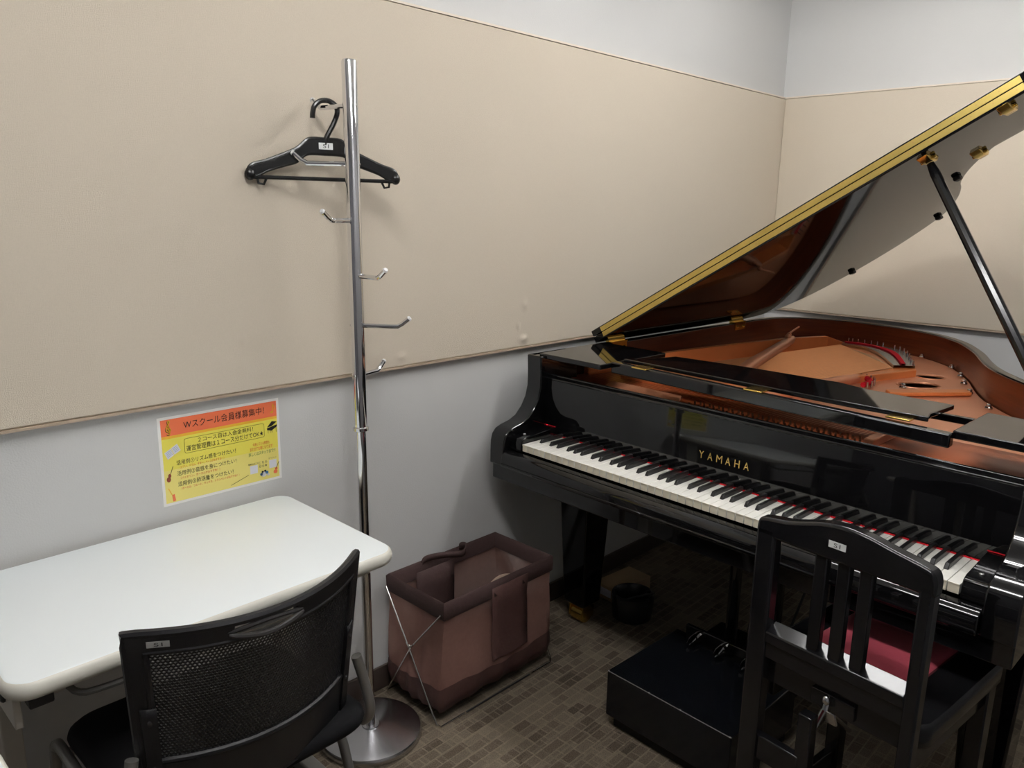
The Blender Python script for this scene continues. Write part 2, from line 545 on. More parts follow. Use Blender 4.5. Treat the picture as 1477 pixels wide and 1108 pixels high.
q = PB(); band(q, inner, liner, 0.80, ZR-0.004); q.obj('inner_liner', M['mahog'], piano, weld=True)['label'] = 'reddish mahogany lining of the rim'
# bottom board closing the case from below
PB().prism(liner, 0.66, 0.675).obj('bottom_board', M['blackflat'], piano)

# arms (cheeks): curved profile in x/z
prof = [(0.30, ZR), (0.125, ZR), (0.127, 0.93), (0.127, 0.88), (0.118, 0.845), (0.10, 0.815), (0.075, 0.79), (0.045, 0.777), (0.012, 0.770), (-0.010, 0.762),
        (-0.024, 0.747), (-0.030, 0.725), (-0.031, 0.69), (-0.031, 0.652), (0.30, 0.652)]
for y0, y1 in ((-0.112, -0.05), (1.275, 1.337)):
    PB().prism(prof, y0, y1, 'y').obj('arm', M['black'], piano, bevel=0.004, seg=2)
PB().box(-0.020, 0.55, -0.110, 1.335, 0.602, 0.654).obj('key_bed', M['black'], piano, bevel=0.003)
ks = PB()
ks.prism([(-0.043, 0.655), (-0.002, 0.655), (-0.002, 0.703), (-0.026, 0.701), (-0.033, 0.698), (-0.039, 0.692), (-0.042, 0.684), (-0.043, 0.676)], -0.049, 1.274, 'y')
ks.tube([(-0.043, -0.049, 0.664), (-0.043, 1.274, 0.664)], 0.004, 10)
ks.obj('key_slip', M['black'], piano, bevel=0.003, seg=3)
# key blocks at both ends of the keyboard
for y0, y1 in ((-0.049, -0.002), (1.227, 1.274)):
    kb = PB()
    kb.prism([(-0.001, 0.702), (0.16, 0.702), (0.16, 0.757), (0.02, 0.748), (0.004, 0.742), (-0.001, 0.728)], y0, y1, 'y')
    o = kb.obj('key_block', M['black'], piano, bevel=0.003, seg=3)
    PB().lathe([(0.006, 0), (0.006, 0.004), (0.004, 0.006)], (0.035, (y0+y1)/2, 0.7475), 14).obj('screw', M['steel'], o)

# white keys and black keys
WP = 1.225/52
wbm = PB(); wbm.box(0, 0.20, -WP/2+0.0007, WP/2-0.0007, 0.7265, 0.730)
wbm.box(0.0015, 0.20, -WP/2+0.0009, WP/2-0.0009, 0.708, 0.7265)
wmaster = wbm.obj('white_key', M['ivory'], piano, bevel=0.0009, seg=2)
wmaster.data.materials.append(M['keyfront'])
for poly in wmaster.data.polygons:
    if poly.normal.x < -0.9:
        poly.material_index = 1
wmaster.location = (0, -WP/2, 0)
for i in range(1, 52):
    c = wmaster.copy()
    COL.objects.link(c)
    c.location = (0, -(i+0.5)*WP, 0)
bk = PB()
bk.hexa([(0.052, -0.0052, 0.7295), (0.2, -0.0052, 0.7295), (0.2, 0.0052, 0.7295), (0.052, 0.0052, 0.7295)],
        [(0.060, -0.0044, 0.7418), (0.2, -0.0044, 0.7418), (0.2, 0.0044, 0.7418), (0.060, 0.0044, 0.7418)])
bmaster = bk.obj('black_key', M['ebony'], piano, bevel=0.0016, seg=3)
shift = {0: 0.003, 2: -0.003, 3: 0.003, 5: -0.0035, 6: 0.0}
shift = {0: 0.0035, 2: -0.003, 3: 0.003, 5: -0.0035, 6: 0.0}
first = True
for i in range(51):
    n = i % 7                      # 0 = A, 1 = B, 2 = C ...
    if n in shift:
        o = bmaster if first else bmaster.copy()
        if not first:
            COL.objects.link(o)
        first = False
        o.location = (0, -((i+1)*WP+shift[n]), 0)
# red felt strip at the foot of the fallboard
fe = PB()
fe.box(0.1465, 0.150, 0.0, 1.225, 0.7302, 0.7328)
fe.box(0.1475, 0.150, -0.049, -0.002, 0.7572, 0.7590)
fe.box(0.1475, 0.150, 1.227, 1.274, 0.7572, 0.7590)
fe.obj('felt_strip', M['redfelt'], piano)
# fallboard, upright behind the keys
fb = PB()
fb.prism([(0.150, 0.7335), (0.172, 0.7335), (0.182, 0.905), (0.178, 0.912), (0.166, 0.915), (0.157, 0.912), (0.155, 0.904)], -0.049, 1.274, 'y')
fallboard = fb.obj('fallboard', M['black'], piano, bevel=0.002)
def on_fb(y, z):
    return (0.150+(z-0.7335)*0.005/0.17-0.0006, y, z)
tb = PB()
letters = 'YAMAHA'
for i, ch in enumerate(letters):
    y0 = 0.525+i*0.0268
    text_into(tb, ch, lambda u, v, y0=y0: on_fb(y0+u*(0.0175 if ch == 'M' else 0.0152), 0.7865+v*0.0205), 0.0 if ch == 'M' else 0.008)
tb.obj('lettering', M['gold'], fallboard, smooth=False)['label'] = 'gold capital letters'
for x_, z_ in ((0.170, 0.917), (0.158, 0.908)):
    PB().tube([(x_, -0.048, z_), (x_, 1.273, z_)], 0.0045, 12).obj('moulding', M['black'], fallboard)

# --- inside of the piano
plate_in = offset_poly(inner, 0.006)
pl_out = [p for p in plate_in if p[0] > 0.4]
hole = lambda cx, cy, rx, ry, a: [(cx+rx*math.cos(t)*math.cos(a)-ry*math.sin(t)*math.sin(a), cy+rx*math.cos(t)*math.sin(a)+ry*math.sin(t)*math.cos(a)) for t in [2*PI*k/24 for k in range(24)]]
holes = [hole(1.328, 0.700, 0.044, 0.042, 0.7), hole(1.150, 0.723, 0.066, 0.050, 0.7)]
vs, fs = curve_plate(pl_out, holes, 0.003, 0.001)
q = PB(); q.raw([(x, y, 0.8755+z) for x, y, z in vs], fs)
plate = q.obj('iron_plate', M['copper'], piano, angle=50)
# raised lips round the holes
for cx, cy, rx, ry in ((1.328, 0.700, 0.047, 0.045), (1.150, 0.723, 0.069, 0.053)):
    pts = [(x, y, 0.8775) for x, y in hole(cx, cy, rx, ry, 0.7)]
    PB().tube(pts, 0.0035, 8, closed=True).obj('hole_lip', M['copper'], plate)
# stepped rib across the treble half
PB().prism([(0.93, 0.70), (1.14, 0.872), (1.10, 0.90), (0.89, 0.73)], 0.880, 0.893).obj('plate_rib', M['copperd'], plate, bevel=0.003)
# soundboard under the plate
PB().prism([p_ for p_ in offset_poly(inner, 0.002) if p_[0] > 0.42], 0.775, 0.785).obj('soundboard', M['sprucew'], piano)
# raised bass section: string bed with a bronze side
bass = [(0.40, 0.05), (0.9, 0.135), (1.40, 0.215), (1.60, 0.255), (1.655, 0.50), (1.29, 0.665), (0.86, 0.525), (0.40, 0.50)]
bs = PB().prism(bass, 0.876, 0.903).obj('bass_section', M['copperd'], piano, bevel=0.003)
PB().prism([(0.42, 0.06), (0.9, 0.142), (1.40, 0.222), (1.575, 0.262), (1.44, 0.455), (1.245, 0.60), (0.86, 0.515), (0.42, 0.49)], 0.903, 0.9055).obj('string_bed', M['sprucew'], bs)
# bass strings: fan of copper wound wires
st = PB()
for k in range(44):
    t = k/43
    a = Vector((0.42, 0.08+0.40*t, 0.9085))
    c = Vector((1.575, 0.265, 0.9085)).lerp(Vector((1.245, 0.595, 0.9085)), t)
    w = 0.0016
    st.raw([(a.x, a.y-w, a.z), (a.x, a.y, a.z+w), (a.x, a.y+w, a.z), (c.x, c.y-w, c.z), (c.x, c.y, c.z+w), (c.x, c.y+w, c.z)],
           [(0, 1, 4, 3), (1, 2, 5, 4), (2, 0, 3, 5)])
o = st.obj('strings', M['string'], piano, smooth=False); o['kind'] = 'stuff'
# curved bass bridge with grey top, red felt and hitch pins
br_out = crom([(1.635, 0.275, 0), (1.645, 0.39, 0), (1.56, 0.53, 0), (1.30, 0.655, 0)], 5)
br_in = crom([(1.585, 0.265, 0), (1.565, 0.37, 0), (1.45, 0.475, 0), (1.25, 0.60, 0)], 5)
P = [[(p.x, p.y, 0.9055) for p in br_in], [(p.x, p.y, 0.915) for p in br_in], [(p.x, p.y, 0.915) for p in br_out], [(p.x, p.y, 0.9055) for p in br_out]]
bridge = PB().grid(P, len(br_in), 4).obj('bass_bridge', M['steel'], piano, smooth=False)
mid = [a.lerp(b_, 0.36) for a, b_ in zip(br_in, br_out)]
mid2 = [a.lerp(b_, 0.56) for a, b_ in zip(br_in, br_out)]
P = [[(p.x, p.y, 0.9152) for p in mid], [(p.x, p.y, 0.921) for p in mid], [(p.x, p.y, 0.921) for p in mid2], [(p.x, p.y, 0.9152) for p in mid2]]
PB().grid(P, len(mid), 4).obj('bridge_felt', M['redfelt'], bridge, smooth=False)['label'] = 'strip of red felt'
pn = PB()
for k in range(14):
    p = br_out[int(k*(len(br_out)-1)/13)].lerp(br_in[int(k*(len(br_in)-1)/13)], 0.1)
    pn.tube([(p.x, p.y, 0.914), (p.x, p.y, 0.932)], 0.0028, 6)
o = pn.obj('hitch_pins', M['steel'], bridge); o['kind'] = 'stuff'
# second, shorter bridge end with red felt
arc = [(0.96+0.10*math.sin(t), 0.60+0.055*math.cos(t)-0.03, 0.892) for t in [PI*k/10*0.75-0.2 for k in range(11)]]
PB().tube(arc, 0.009, 8).obj('treble_felt', M['redfelt'], piano)['label'] = 'curved strip of red felt'
pn = PB()
for k in range(10):
    t = PI*k/9*0.75-0.2
    pn.tube([(0.95+0.115*math.sin(t), 0.60+0.075*math.cos(t)-0.03, 0.884), (0.95+0.115*math.sin(t), 0.60+0.075*math.cos(t)-0.03, 0.905)], 0.003, 6)
o = pn.obj('treble_pins', M['steel'], piano); o['kind'] = 'stuff'
# plate wall behind the bass strings and the struts
bw = [(0.35, -0.045), (0.9, 0.035), (1.40, 0.125), (1.585, 0.205)]
bw2 = offset_poly(bw, -0.022)
q = PB(); P = [[(x, y, 0.876) for x, y in bw], [(x, y, 0.934) for x, y in bw], [(x, y, 0.934) for x, y in bw2], [(x, y, 0.876) for x, y in bw2]]
q.grid(P, 4, 4)
q.raw([(1.585, 0.205, 0.876), (1.585, 0.205, 0.934), (1.64, 0.275, 0.904), (1.64, 0.275, 0.876), (bw2[3][0], bw2[3][1], 0.876), (bw2[3][0], bw2[3][1], 0.934), (1.655, 0.262, 0.904), (1.655, 0.262, 0.876)],
      [(0, 1, 2, 3), (4, 5, 6, 7), (1, 5, 6, 2), (3, 2, 6, 7)])
q.obj('plate_wall', M['copperd'], piano, smooth=False)
sb = PB(); sb.tube([(0.55, 0.385, 0.925), (0.75, 0.315, 0.928), (1.36, 0.150, 0.932), (1.42, 0.132, 0.932)], [0.022, 0.022, 0.018, 0.012], 12)
strut = sb.obj('plate_strut', M['copper'], piano)
sb = PB(); sb.ball((1.33, 0.155, 0.951), 0.012); sb.ball((1.40, 0.125, 0.949), 0.010); sb.tube([(1.40, 0.125, 0.955), (1.50, 0.115, 0.972)], 0.004, 6)
sb.obj('strut_bolt', M['copper'], strut)
sb = PB(); sb.tube([(0.50, 0.50, 0.892), (0.90, 0.545, 0.892), (1.03, 0.562, 0.890), (1.055, 0.565, 0.889)], [0.019, 0.019, 0.019, 0.008], 12)
sb.obj('plate_strut', M['copper'], piano)
# plate bolts
for x, y, z in ((1.69, 0.545, 0.883), (1.545, 0.70, 0.883), (1.40, 0.775, 0.883), (1.125, 0.885, 0.883), (0.945, 0.99, 0.883), (1.165, 0.60, 0.884), (0.99, 0.73, 0.893), (1.27, 0.825, 0.883)):
    q = PB(); q.lathe([(0.011, 0), (0.011, 0.004), (0.008, 0.007), (0.0075, 0.013), (0.004, 0.015)], (x, y, z), 12)
    q.obj('plate_bolt', M['steel'], piano)
# pin block at the front with tuning pins
pb = PB().prism([(0.19, 0.845), (0.46, 0.845), (0.46, 0.893), (0.24, 0.893), (0.19, 0.874)], -0.075, 1.272, 'y').obj('pin_block', M['pinblock'], piano, bevel=0.003)
q = PB()
for k in range(34):
    y = 0.42+0.50*k/33
    for r_ in range(2):
        q.tube([(0.25+0.030*r_+0.006*(k % 2), y, 0.890), (0.248+0.030*r_+0.006*(k % 2), y, 0.903)], 0.003, 5)
o = q.obj('tuning_pins', M['pinsteel'], pb); o['kind'] = 'stuff'
q = PB()
for k in range(86):
    y = -0.03+0.98*k/85
    q.raw([(0.30, y-0.0012, 0.903), (0.46, y-0.0012, 0.899), (0.46, y+0.0012, 0.899), (0.30, y+0.0012, 0.903)], [(0, 1, 2, 3)])
o = q.obj('string_ends', M['string'], pb, smooth=False); o['kind'] = 'stuff'
PB().hexa([(0.20, 0.10, 0.880), (0.30, 0.10, 0.893), (0.30, 0.36, 0.893), (0.20, 0.40, 0.880)], [(0.215, 0.10, 0.886), (0.30, 0.10, 0.905), (0.30, 0.36, 0.905), (0.215, 0.40, 0.886)]).obj('plate_bar', M['copper'], pb, bevel=0.003)
for y in (0.295, 0.655, 1.01):
    PB().box(0.17, 0.212, y-0.026, y+0.026, 0.9895, 0.9935).obj('desk_hinge', M['brass'], piano, bevel=0.001)['label'] = 'small brass hinge'
PB().box(0.198, 0.215, 0.96, 1.26, 0.876, 0.889).obj('action_felt', M['redfelt'], pb)
q = PB()
for k in range(12):
    q.ball((0.206, 0.975+0.025*k, 0.891), 0.004, seg=8)
o = q.obj('action_screws', M['steel'], pb); o['kind'] = 'stuff'
for y in (0.93,):
    PB().box(0.235, 0.46, y-0.012, y+0.012, 0.893, 0.914).obj('plate_bar', M['copper'], pb, bevel=0.003)

# --- music desk: shelves, rail and folded-down panel
PB().box(0.14, 0.465, -0.072, 0.180, 0.972, 0.988).obj('desk_shelf', M['black'], piano, bevel=0.003)
PB().box(0.17, 0.405, 1.124, 1.272, 0.972, 0.990).obj('desk_shelf', M['black'], piano, bevel=0.003)
rl = PB()
rl.hexa([(0.185, 0.182, 0.958), (0.212, 0.182, 0.958), (0.172, 1.128, 0.955), (0.145, 1.128, 0.955)],
        [(0.185, 0.182, 0.992), (0.212, 0.182, 0.992), (0.172, 1.128, 0.986), (0.145, 1.128, 0.986)])
rl.obj('desk_rail', M['black'], piano, bevel=0.004)
dk = PB()
dpoly = [(0.222, 0.20), (0.262, 0.245), (0.38, 0.275), (0.405, 0.50), (0.412, 0.77), (0.385, 0.86), (0.380, 0.97), (0.379, 1.061), (0.25, 1.052), (0.208, 1.062), (0.203, 0.91)]
dk.prism(dpoly, 0.988, 1.000)
dk.obj('music_desk', M['black'], piano, bevel=0.002)
PB().box(0.385, 0.40, 1.0, 1.30, 0.955, 0.972).obj('desk_slide', M['black'], piano, bevel=0.002)

# --- lid, propped open
LA = math.radians(31.5); HY, HZ = -0.10, 0.988
def lidp(X, s, h):
    return (X, HY+s*math.cos(LA)-h*math.sin(LA), HZ+s*math.sin(LA)+h*math.cos(LA))
LB = lambda: B(True, lidp)
edge = lambda s: 0.462+0.030*s
LT = 0.021
lo = crom([(0.505, 1.40, 0), (0.56, 1.385, 0), (0.70, 1.345, 0), (0.804, 1.297, 0), (0.862, 1.199, 0), (0.957, 1.112, 0), (1.065, 1.050, 0), (1.165, 1.017, 0), (1.299, 0.957, 0),
           (1.443, 0.857, 0), (1.558, 0.686, 0), (1.622, 0.54, 0), (1.664, 0.394, 0), (1.680, 0.24, 0), (1.655, 0.12, 0), (1.58, 0.03, 0), (1.45, -0.005, 0)], 4)
lpoly = [(edge(-0.015), -0.015)]+[(edge(1.40), 1.40)]+[(p.x, p.y) for p in lo[1:]]+[(1.0, -0.015)]
lid = LB().prism(lpoly, 0.0, LT).obj('lid', M['black'], piano, bevel=0.002, weld=True)
fl = LB()
fl.hexa([(edge(-0.015), -0.015, LT+0.003), (edge(-0.015)+0.47, -0.015, LT+0.003), (edge(1.40)+0.47, 1.40, LT+0.003), (edge(1.40), 1.40, LT+0.003)],
        [(edge(-0.015), -0.015, 2*LT+0.003), (edge(-0.015)+0.47, -0.015, 2*LT+0.003), (edge(1.40)+0.47, 1.40, 2*LT+0.003), (edge(1.40), 1.40, 2*LT+0.003)])
flap = fl.obj('lid_flap', M['black'], piano, bevel=0.003)
for h0, par in ((0.006, lid), (LT+0.0035, flap)):
    hs = LB()
    e0, e1 = edge(0.03)-0.0025, edge(1.385)-0.0025
    hs.hexa([(e0, 0.03, h0), (e0+0.004, 0.03, h0), (e1+0.004, 1.385, h0), (e1, 1.385, h0)],
            [(e0, 0.03, h0+0.0155), (e0+0.004, 0.03, h0+0.0155), (e1+0.004, 1.385, h0+0.0155), (e1, 1.385, h0+0.0155)])
    hs.obj('hinge_leaf', M['brass_satin'], par)['label'] = 'long brass hinge leaf'
    sc = LB()
    for k in range(27):
        s = 0.055+k*0.0505+(0.02 if par is flap else 0)
        if s < 1.38:
            e = edge(s)-0.0028
            sc.lathe([(0.0022, e-0.0007), (0.0022, e+0.001)], (0, s, h0+0.0085), 8, axis='x')
    o = sc.obj('hinge_screws', M['gold'], par); o['kind'] = 'stuff'
# rubber bumpers and brass prop sockets under the lid
for X, s in ((0.965, 1.070), (1.420, 0.851), (1.622, 0.420)):
    q = LB(); q.box(X-0.016, X+0.016, s-0.010, s+0.010, -0.012, 0.0005); q.obj('rubber_bumper', M['blackflat'], lid, bevel=0.004)
for X, s in ((0.577, 1.127), (0.542, 1.33), (0.826, 1.178)):
    q = LB(); q.hexa([(X-0.045, s-0.014, 0.0), (X+0.045, s-0.014, 0.0), (X+0.045, s+0.014, 0.0), (X-0.045, s+0.014, 0.0)],
                     [(X-0.022, s-0.012, -0.013), (X+0.022, s-0.012, -0.013), (X+0.022, s+0.012, -0.013), (X-0.022, s+0.012, -0.013)])
    q.box(X-0.005, X+0.005, s-0.02, s+0.02, -0.009, 0.0005)
    q.obj('prop_socket', M['brass'], lid, bevel=0.002)['label'] = 'brass prop socket'
# lid hinges on the spine
for X in (0.55, 1.36):
    q = PB()
    q.tube([(X-0.045, HY+0.004, HZ-0.002), (X+0.045, HY+0.004, HZ-0.002)], 0.008, 10)
    q.box(X-0.045, X+0.045, -0.100, -0.076, ZR, ZR+0.004)
    q.box(X-0.04, X+0.04, -0.0785, -0.0755, ZR-0.03, ZR+0.002)
    for dx in (-0.025, 0.025):
        q.ball((X+dx, -0.075, ZR-0.018), 0.005, seg=8)
    q.obj('lid_hinge', M['brass'], piano)['label'] = 'brass lid hinge'
# prop stick and its socket on the treble rim
a = Vector(lidp(0.577, 1.127, -0.016)); c = Vector((0.46, 1.265, 0.955))
dv = (c-a).normalized()
q = PB(); q.tube([a, a+dv*0.03, a.lerp(c, 0.5), c], [0.009, 0.0125, 0.0135, 0.0135], 10)
prop = q.obj('lid_prop', M['chairblack'], piano)
q = PB(); q.ball(tuple(a.lerp(c, 0.79)+Vector((-0.012, 0.0, 0.004))), 0.006, seg=8); q.obj('prop_pin', M['steel'], prop)
PB().box(0.425, 0.50, 1.2755, 1.2795, 0.925, 0.985).obj('prop_bracket', M['brass'], piano, bevel=0.002)
PB().box(0.52, 0.58, 1.252, 1.264, 0.945, 0.985).obj('lid_lock_plate', M['brass'], piano, bevel=0.004)

# --- legs with brass casters
for X, Y in ((0.345, -0.03), (0.345, 1.245), (1.45, 0.30)):
    lg = PB()
    w0, w1 = 0.046, 0.068
    lg.hexa([(X-w0, Y-w0, 0.075), (X+w0, Y-w0, 0.075), (X+w0, Y+w0, 0.075), (X-w0, Y+w0, 0.075)],
            [(X-w1, Y-w1, 0.60), (X+w1, Y-w1, 0.60), (X+w1, Y+w1, 0.60), (X-w1, Y+w1, 0.60)])
    lg.box(X-0.085, X+0.085, Y-0.085 if Y < 0 else Y-0.085, Y+0.085, 0.555, 0.66)
    leg = lg.obj('leg', M['black'], piano, bevel=0.006)
    cs = PB()
    cs.box(X-0.034, X+0.034, Y-0.034, Y+0.034, 0.066, 0.076)
    cs.tube([(X, Y-0.026, 0.030), (X, Y+0.026, 0.030)], 0.030, 20)
    cs.box(X-0.03, X+0.03, Y-0.033, Y-0.027, 0.02, 0.07)
    cs.box(X-0.03, X+0.03, Y+0.027, Y+0.033, 0.02, 0.07)
    cs.obj('caster', M['brass'], leg, bevel=0.002)['label'] = 'brass caster'
# --- pedal lyre
ly = PB()
ly.box(0.30, 0.44, 0.47, 0.755, 0.06, 0.17)
for y in (0.545, 0.68):
    ly.tube([(0.37, y, 0.17), (0.37, y, 0.61)], 0.018, 12)
ly.box(0.32, 0.42, 0.48, 0.745, 0.585, 0.605)
lyre = ly.obj('pedal_lyre', M['black'], piano, bevel=0.005)
for y in (0.535, 0.6125, 0.69):
    q = PB()
    q.tube([(0.32, y, 0.095), (0.28, y, 0.098), (0.245, y, 0.102)], [0.007, 0.008, 0.010], 8)
    q.obj('pedal', M['brass'], lyre)
for y in (0.56, 0.665):
    q = PB(); q.tube([(0.44, y, 0.12), (0.66, y+(y-0.6125)*1.2, 0.64)], 0.004, 8); q.obj('lyre_brace', M['darkmetal'], lyre)

# ------------------------------------------------------------------ coat stand
PX, PY = -1.450, -0.155
LEAN = Vector((-0.0087, -0.0002, 1.0))
def pole_at(z):
    return Vector((PX, PY, 0))+LEAN*z
stand = thing('coat_stand', 'tall chrome coat stand with bent hooks and a round base beside the white table', 'coat stand', (0, 0, 0))
B().lathe([(0.138, 0.0), (0.1415, 0.005), (0.1415, 0.013), (0.137, 0.020), (0.120, 0.0235), (0.03, 0.027), (0.024, 0.029), (0.024, 0.033), (0.0145, 0.034)], (PX, PY, 0), 64).obj('base', M['chrome_b'], stand)
B().tube([pole_at(0.033), pole_at(0.90)], 0.0128, 24).obj('lower_pole', M['chrome'], stand)
up_ = B().tube([pole_at(0.885), pole_at(1.752), pole_at(1.757)], [0.0165, 0.0178, 0.0155], 24).obj('upper_pole', M['chrome'], stand)
B().tube([pole_at(0.876), pole_at(0.879), pole_at(0.886), pole_at(0.889)], [0.0155, 0.0200, 0.0200, 0.0155], 24).obj('collar', M['chrome'], stand)
crt = Vector((rt.x, rt.y, 0)); caw = Vector((math.cos(YAW), math.sin(YAW), 0))
HOOKS = [(1.657, 150, 0.080, 0.9), (1.527, 184, 0.092, 1.15), (1.398, 238, 0.062, 1.0), (1.267, -42, 0.072, 1.0), (1.146, -4, 0.088, 1.0), (1.020, 62, 0.060, 1.0)]
hook_tip = []
for z, ang, ln, tl in HOOKS:
    t = math.radians(ang)
    d = crt*math.cos(t)+caw*math.sin(t)
    p = pole_at(z)
    a1 = p+d*(0.012+ln)
    a2 = a1+d*0.028*tl+Vector((0, 0, 0.020*tl))
    h = B(); h.tube([p+d*0.010, a1-d*0.012, a1, a1+d*0.012*tl+Vector((0, 0, 0.007)), a2], 0.0058, 10)
    ho = h.obj('hook', M['chrome'], stand)
    dd = (a2-a1).normalized()
    B().tube([a2-dd*0.0005, a2+dd*0.004], [0.0066, 0.005], 10).obj('hook_cap', M['housing'], ho)
    s = p-d*0.0145
    B().ball(tuple(s), 0.0045, seg=10).obj('hook_screw', M['steel'], ho)
    hook_tip.append((p, d, ln))

# ------------------------------------------------------------------ hanger
p, d, ln = hook_tip[0]
HC = p+d*0.082
HU = Vector((math.cos(-0.27), math.sin(-0.27), 0))
HN = Vector((-HU.y, HU.x, 0))
hang = thing('clothes_hanger', 'black plastic clothes hanger on the topmost hook of the chrome coat stand', 'hanger', tuple(HC))
def hp(u, z, n=0.0):
    return tuple(HU*u+HN*n+Vector((0, 0, z)))
# body: shoulders in the hanger plane (u across, z down from the hook)
top = crom([(-0.183, -0.152, 0), (-0.172, -0.138, 0), (-0.140, -0.128, 0), (-0.095, -0.110, 0), (-0.066, -0.096, 0), (-0.045, -0.078, 0), (-0.030, -0.073, 0), (0, -0.073, 0)], 5)
bot = crom([(-0.183, -0.166, 0), (-0.165, -0.162, 0), (-0.135, -0.147, 0), (-0.095, -0.134, 0), (-0.070, -0.126, 0), (-0.050, -0.110, 0), (-0.032, -0.106, 0), (0, -0.106, 0)], 5)
hb = B()
def half(sg):
    P = []
    for n in (-0.0045, 0.0045):
        P.append([hp(sg*p.x, p.y, n) for p in top]); P.append([hp(sg*p.x, p.y, n) for p in bot])
    n = len(top)
    order = [P[0], P[1], P[3], P[2], P[0]]
    hb.grid(order, n, 5)
    hb.raw([P[0][0], P[1][0], P[3][0], P[2][0]], [(0, 1, 2, 3)])
half(1); half(-1)
hb.obj('shoulder_bar', M['hanger'], hang, weld=True, bevel=0.002)
# rolled edge ridges
for sg in (-1, 1):
    h = B()
    h.tube([hp(sg*p.x, p.y+0.001) for p in top], 0.0048, 8)
    h.tube([hp(sg*p.x, p.y) for p in bot], 0.0042, 8)
    h.ball(hp(sg*-0.178, -0.158), 0.014, 0.9, 0.8, 1.0)
    h.obj('edge_ridge', M['hanger'], hang)
B().tube([hp(-0.172, -0.164), hp(0.172, -0.164)], 0.0048, 10).obj('trouser_bar', M['hanger'], hang)
for sg in (-1, 1):
    B().tube([hp(sg*0.162, -0.164), hp(sg*0.160, -0.178), hp(sg*0.148, -0.180), hp(sg*0.142, -0.168)], 0.003, 8).obj('loop', M['hanger'], hang)
hk = [hp(0, -0.075), hp(0.004, -0.058), hp(0.022, -0.026), hp(0.032, 0.0), hp(0.028, 0.016), hp(0.012, 0.025), hp(-0.008, 0.0235), hp(-0.022, 0.012), hp(-0.027, -0.004), hp(-0.028, -0.016)]
hk = [(x*1.0, y, z-0.0095) for x, y, z in hk]
B().tube([tuple(v) for v in crom(hk, 4)], 0.0062, 10).obj('hook', M['hanger'], hang)
def sticker(parent, put, w, h, mt=None):
    """white tape with S1 printed on it; put(u, v, lift) maps metres on the tape to 3D"""
    s = B(); s.raw([put(-w/2, -h/2, 0.0006), put(w/2, -h/2, 0.0006), put(w/2, h/2, 0.0006), put(-w/2, h/2, 0.0006), put(-w/2, -h/2, 0), put(w/2, -h/2, 0), put(w/2, h/2, 0), put(-w/2, h/2, 0)],
                  [(0, 1, 2, 3), (0, 1, 5, 4), (1, 2, 6, 5), (2, 3, 7, 6), (3, 0, 4, 7)])
    so = s.obj('label_sticker', mt or M['sticker'], parent, smooth=False)
    so['label'] = 'small white label reading S1'
    t = B(); text_into(t, 'S1', lambda u, v: put((u-0.5)*h*0.95, (v-0.5)*h*0.6, 0.0010))
    t.obj('label_text', M['ink'], so, smooth=False)
    return so
sticker(hang, lambda u, v, l: hp(u, v-0.088, -0.0050-l), 0.034, 0.015)

# ------------------------------------------------------------------ poster
PX0, PX1, PZ0, PZ1 = -1.8985, -1.5968, 0.7459, 0.9573
PW, PH = PX1-PX0, PZ1-PZ0
poster = thing('poster', 'yellow and orange music school poster taped to the grey wall above the table', 'poster', (PX0, 0, PZ0))
def pq(u, v, l):      # u from the left, v from the top (0..1)
    return (u*PW, -0.0004-0.0002*l, (1-v)*PH)
def pquad(b, u0, u1, v0, v1, l):
    return b.raw([pq(u0, v1, l), pq(u1, v1, l), pq(u1, v0, l), pq(u0, v0, l)], [(0, 1, 2, 3)])
pp = B(); pp.box(0, PW, -0.0005, 0, 0, PH); pp.obj('paper', M['paper'], poster, smooth=False)
MG = 0.022
pb_ = B(); pquad(pb_, MG, 1-MG, 0.03, 0.215, 2); pb_.obj('banner', M['p_or'], poster, smooth=False)
pb_ = B(); pquad(pb_, MG, 1-MG, 0.215, 0.245, 2); pb_.obj('amber_stripe', M['p_am'], poster, smooth=False)
pb_ = B(); pquad(pb_, MG, 1-MG, 0.245, 0.60, 2); pb_.obj('yellow_field', M['p_ye'], poster, smooth=False)
pb_ = B(); pquad(pb_, MG, 1-MG, 0.60, 0.97, 2); pb_.obj('pale_yellow_field', M['p_ye2'], poster, smooth=False)
def ptext(name, s, u0, u1, v0, v1, m, l=4):
    t = B(); text_into(t, s, lambda a, b_: pq(u0+(u1-u0)*a, v1+(v0-v1)*b_, l)); return t.obj(name, m, poster, smooth=False)
ptext('title_text', 'Wスクール会員様募集中！', 0.195, 0.865, 0.075, 0.165, M['ink'])
rr = rrect(0.19, 0.86, 0.275, 0.445, 0.02, 4)
rr2 = rrect(0.193, 0.857, 0.279, 0.441, 0.018, 4)
bx = B(); nn = len(rr); bx.raw([pq(u, v, 4) for u, v in rr]+[pq(u, v, 4) for u, v in rr2], [(i, (i+1) % nn, nn+(i+1) % nn, nn+i) for i in range(nn)]); bx.obj('box_outline', M['p_ol'], poster, smooth=False)
ptext('offer_text', '２コース目は入会金無料！', 0.30, 0.76, 0.29, 0.345, M['ink'])
ptext('offer_text', '運営管理費は１コース分だけでOK★', 0.205, 0.85, 0.36, 0.425, M['ink'])
for i, (a_, r_) in enumerate((('活用例①リズム感をつけたい！', '（ピアノ、ドラム、ギター、ベースがおすすめ！）'), ('活用例②音感を身につけたい！', '（バイオリン、ボーカルがおすすめ！）'), ('活用例③肺活量をつけたい！', '（ボーカル、フルート、サックス、トランペットがおすすめ！）'))):
    v = 0.505+0.122*i
    ptext('example_text', a_, 0.12, (0.60, 0.60, 0.57)[i], v, v+0.055, M['ink'])
    ptext('example_note', r_, 0.145, (0.50, 0.46, 0.62)[i], v+0.068, v+0.100, M['p_red'])
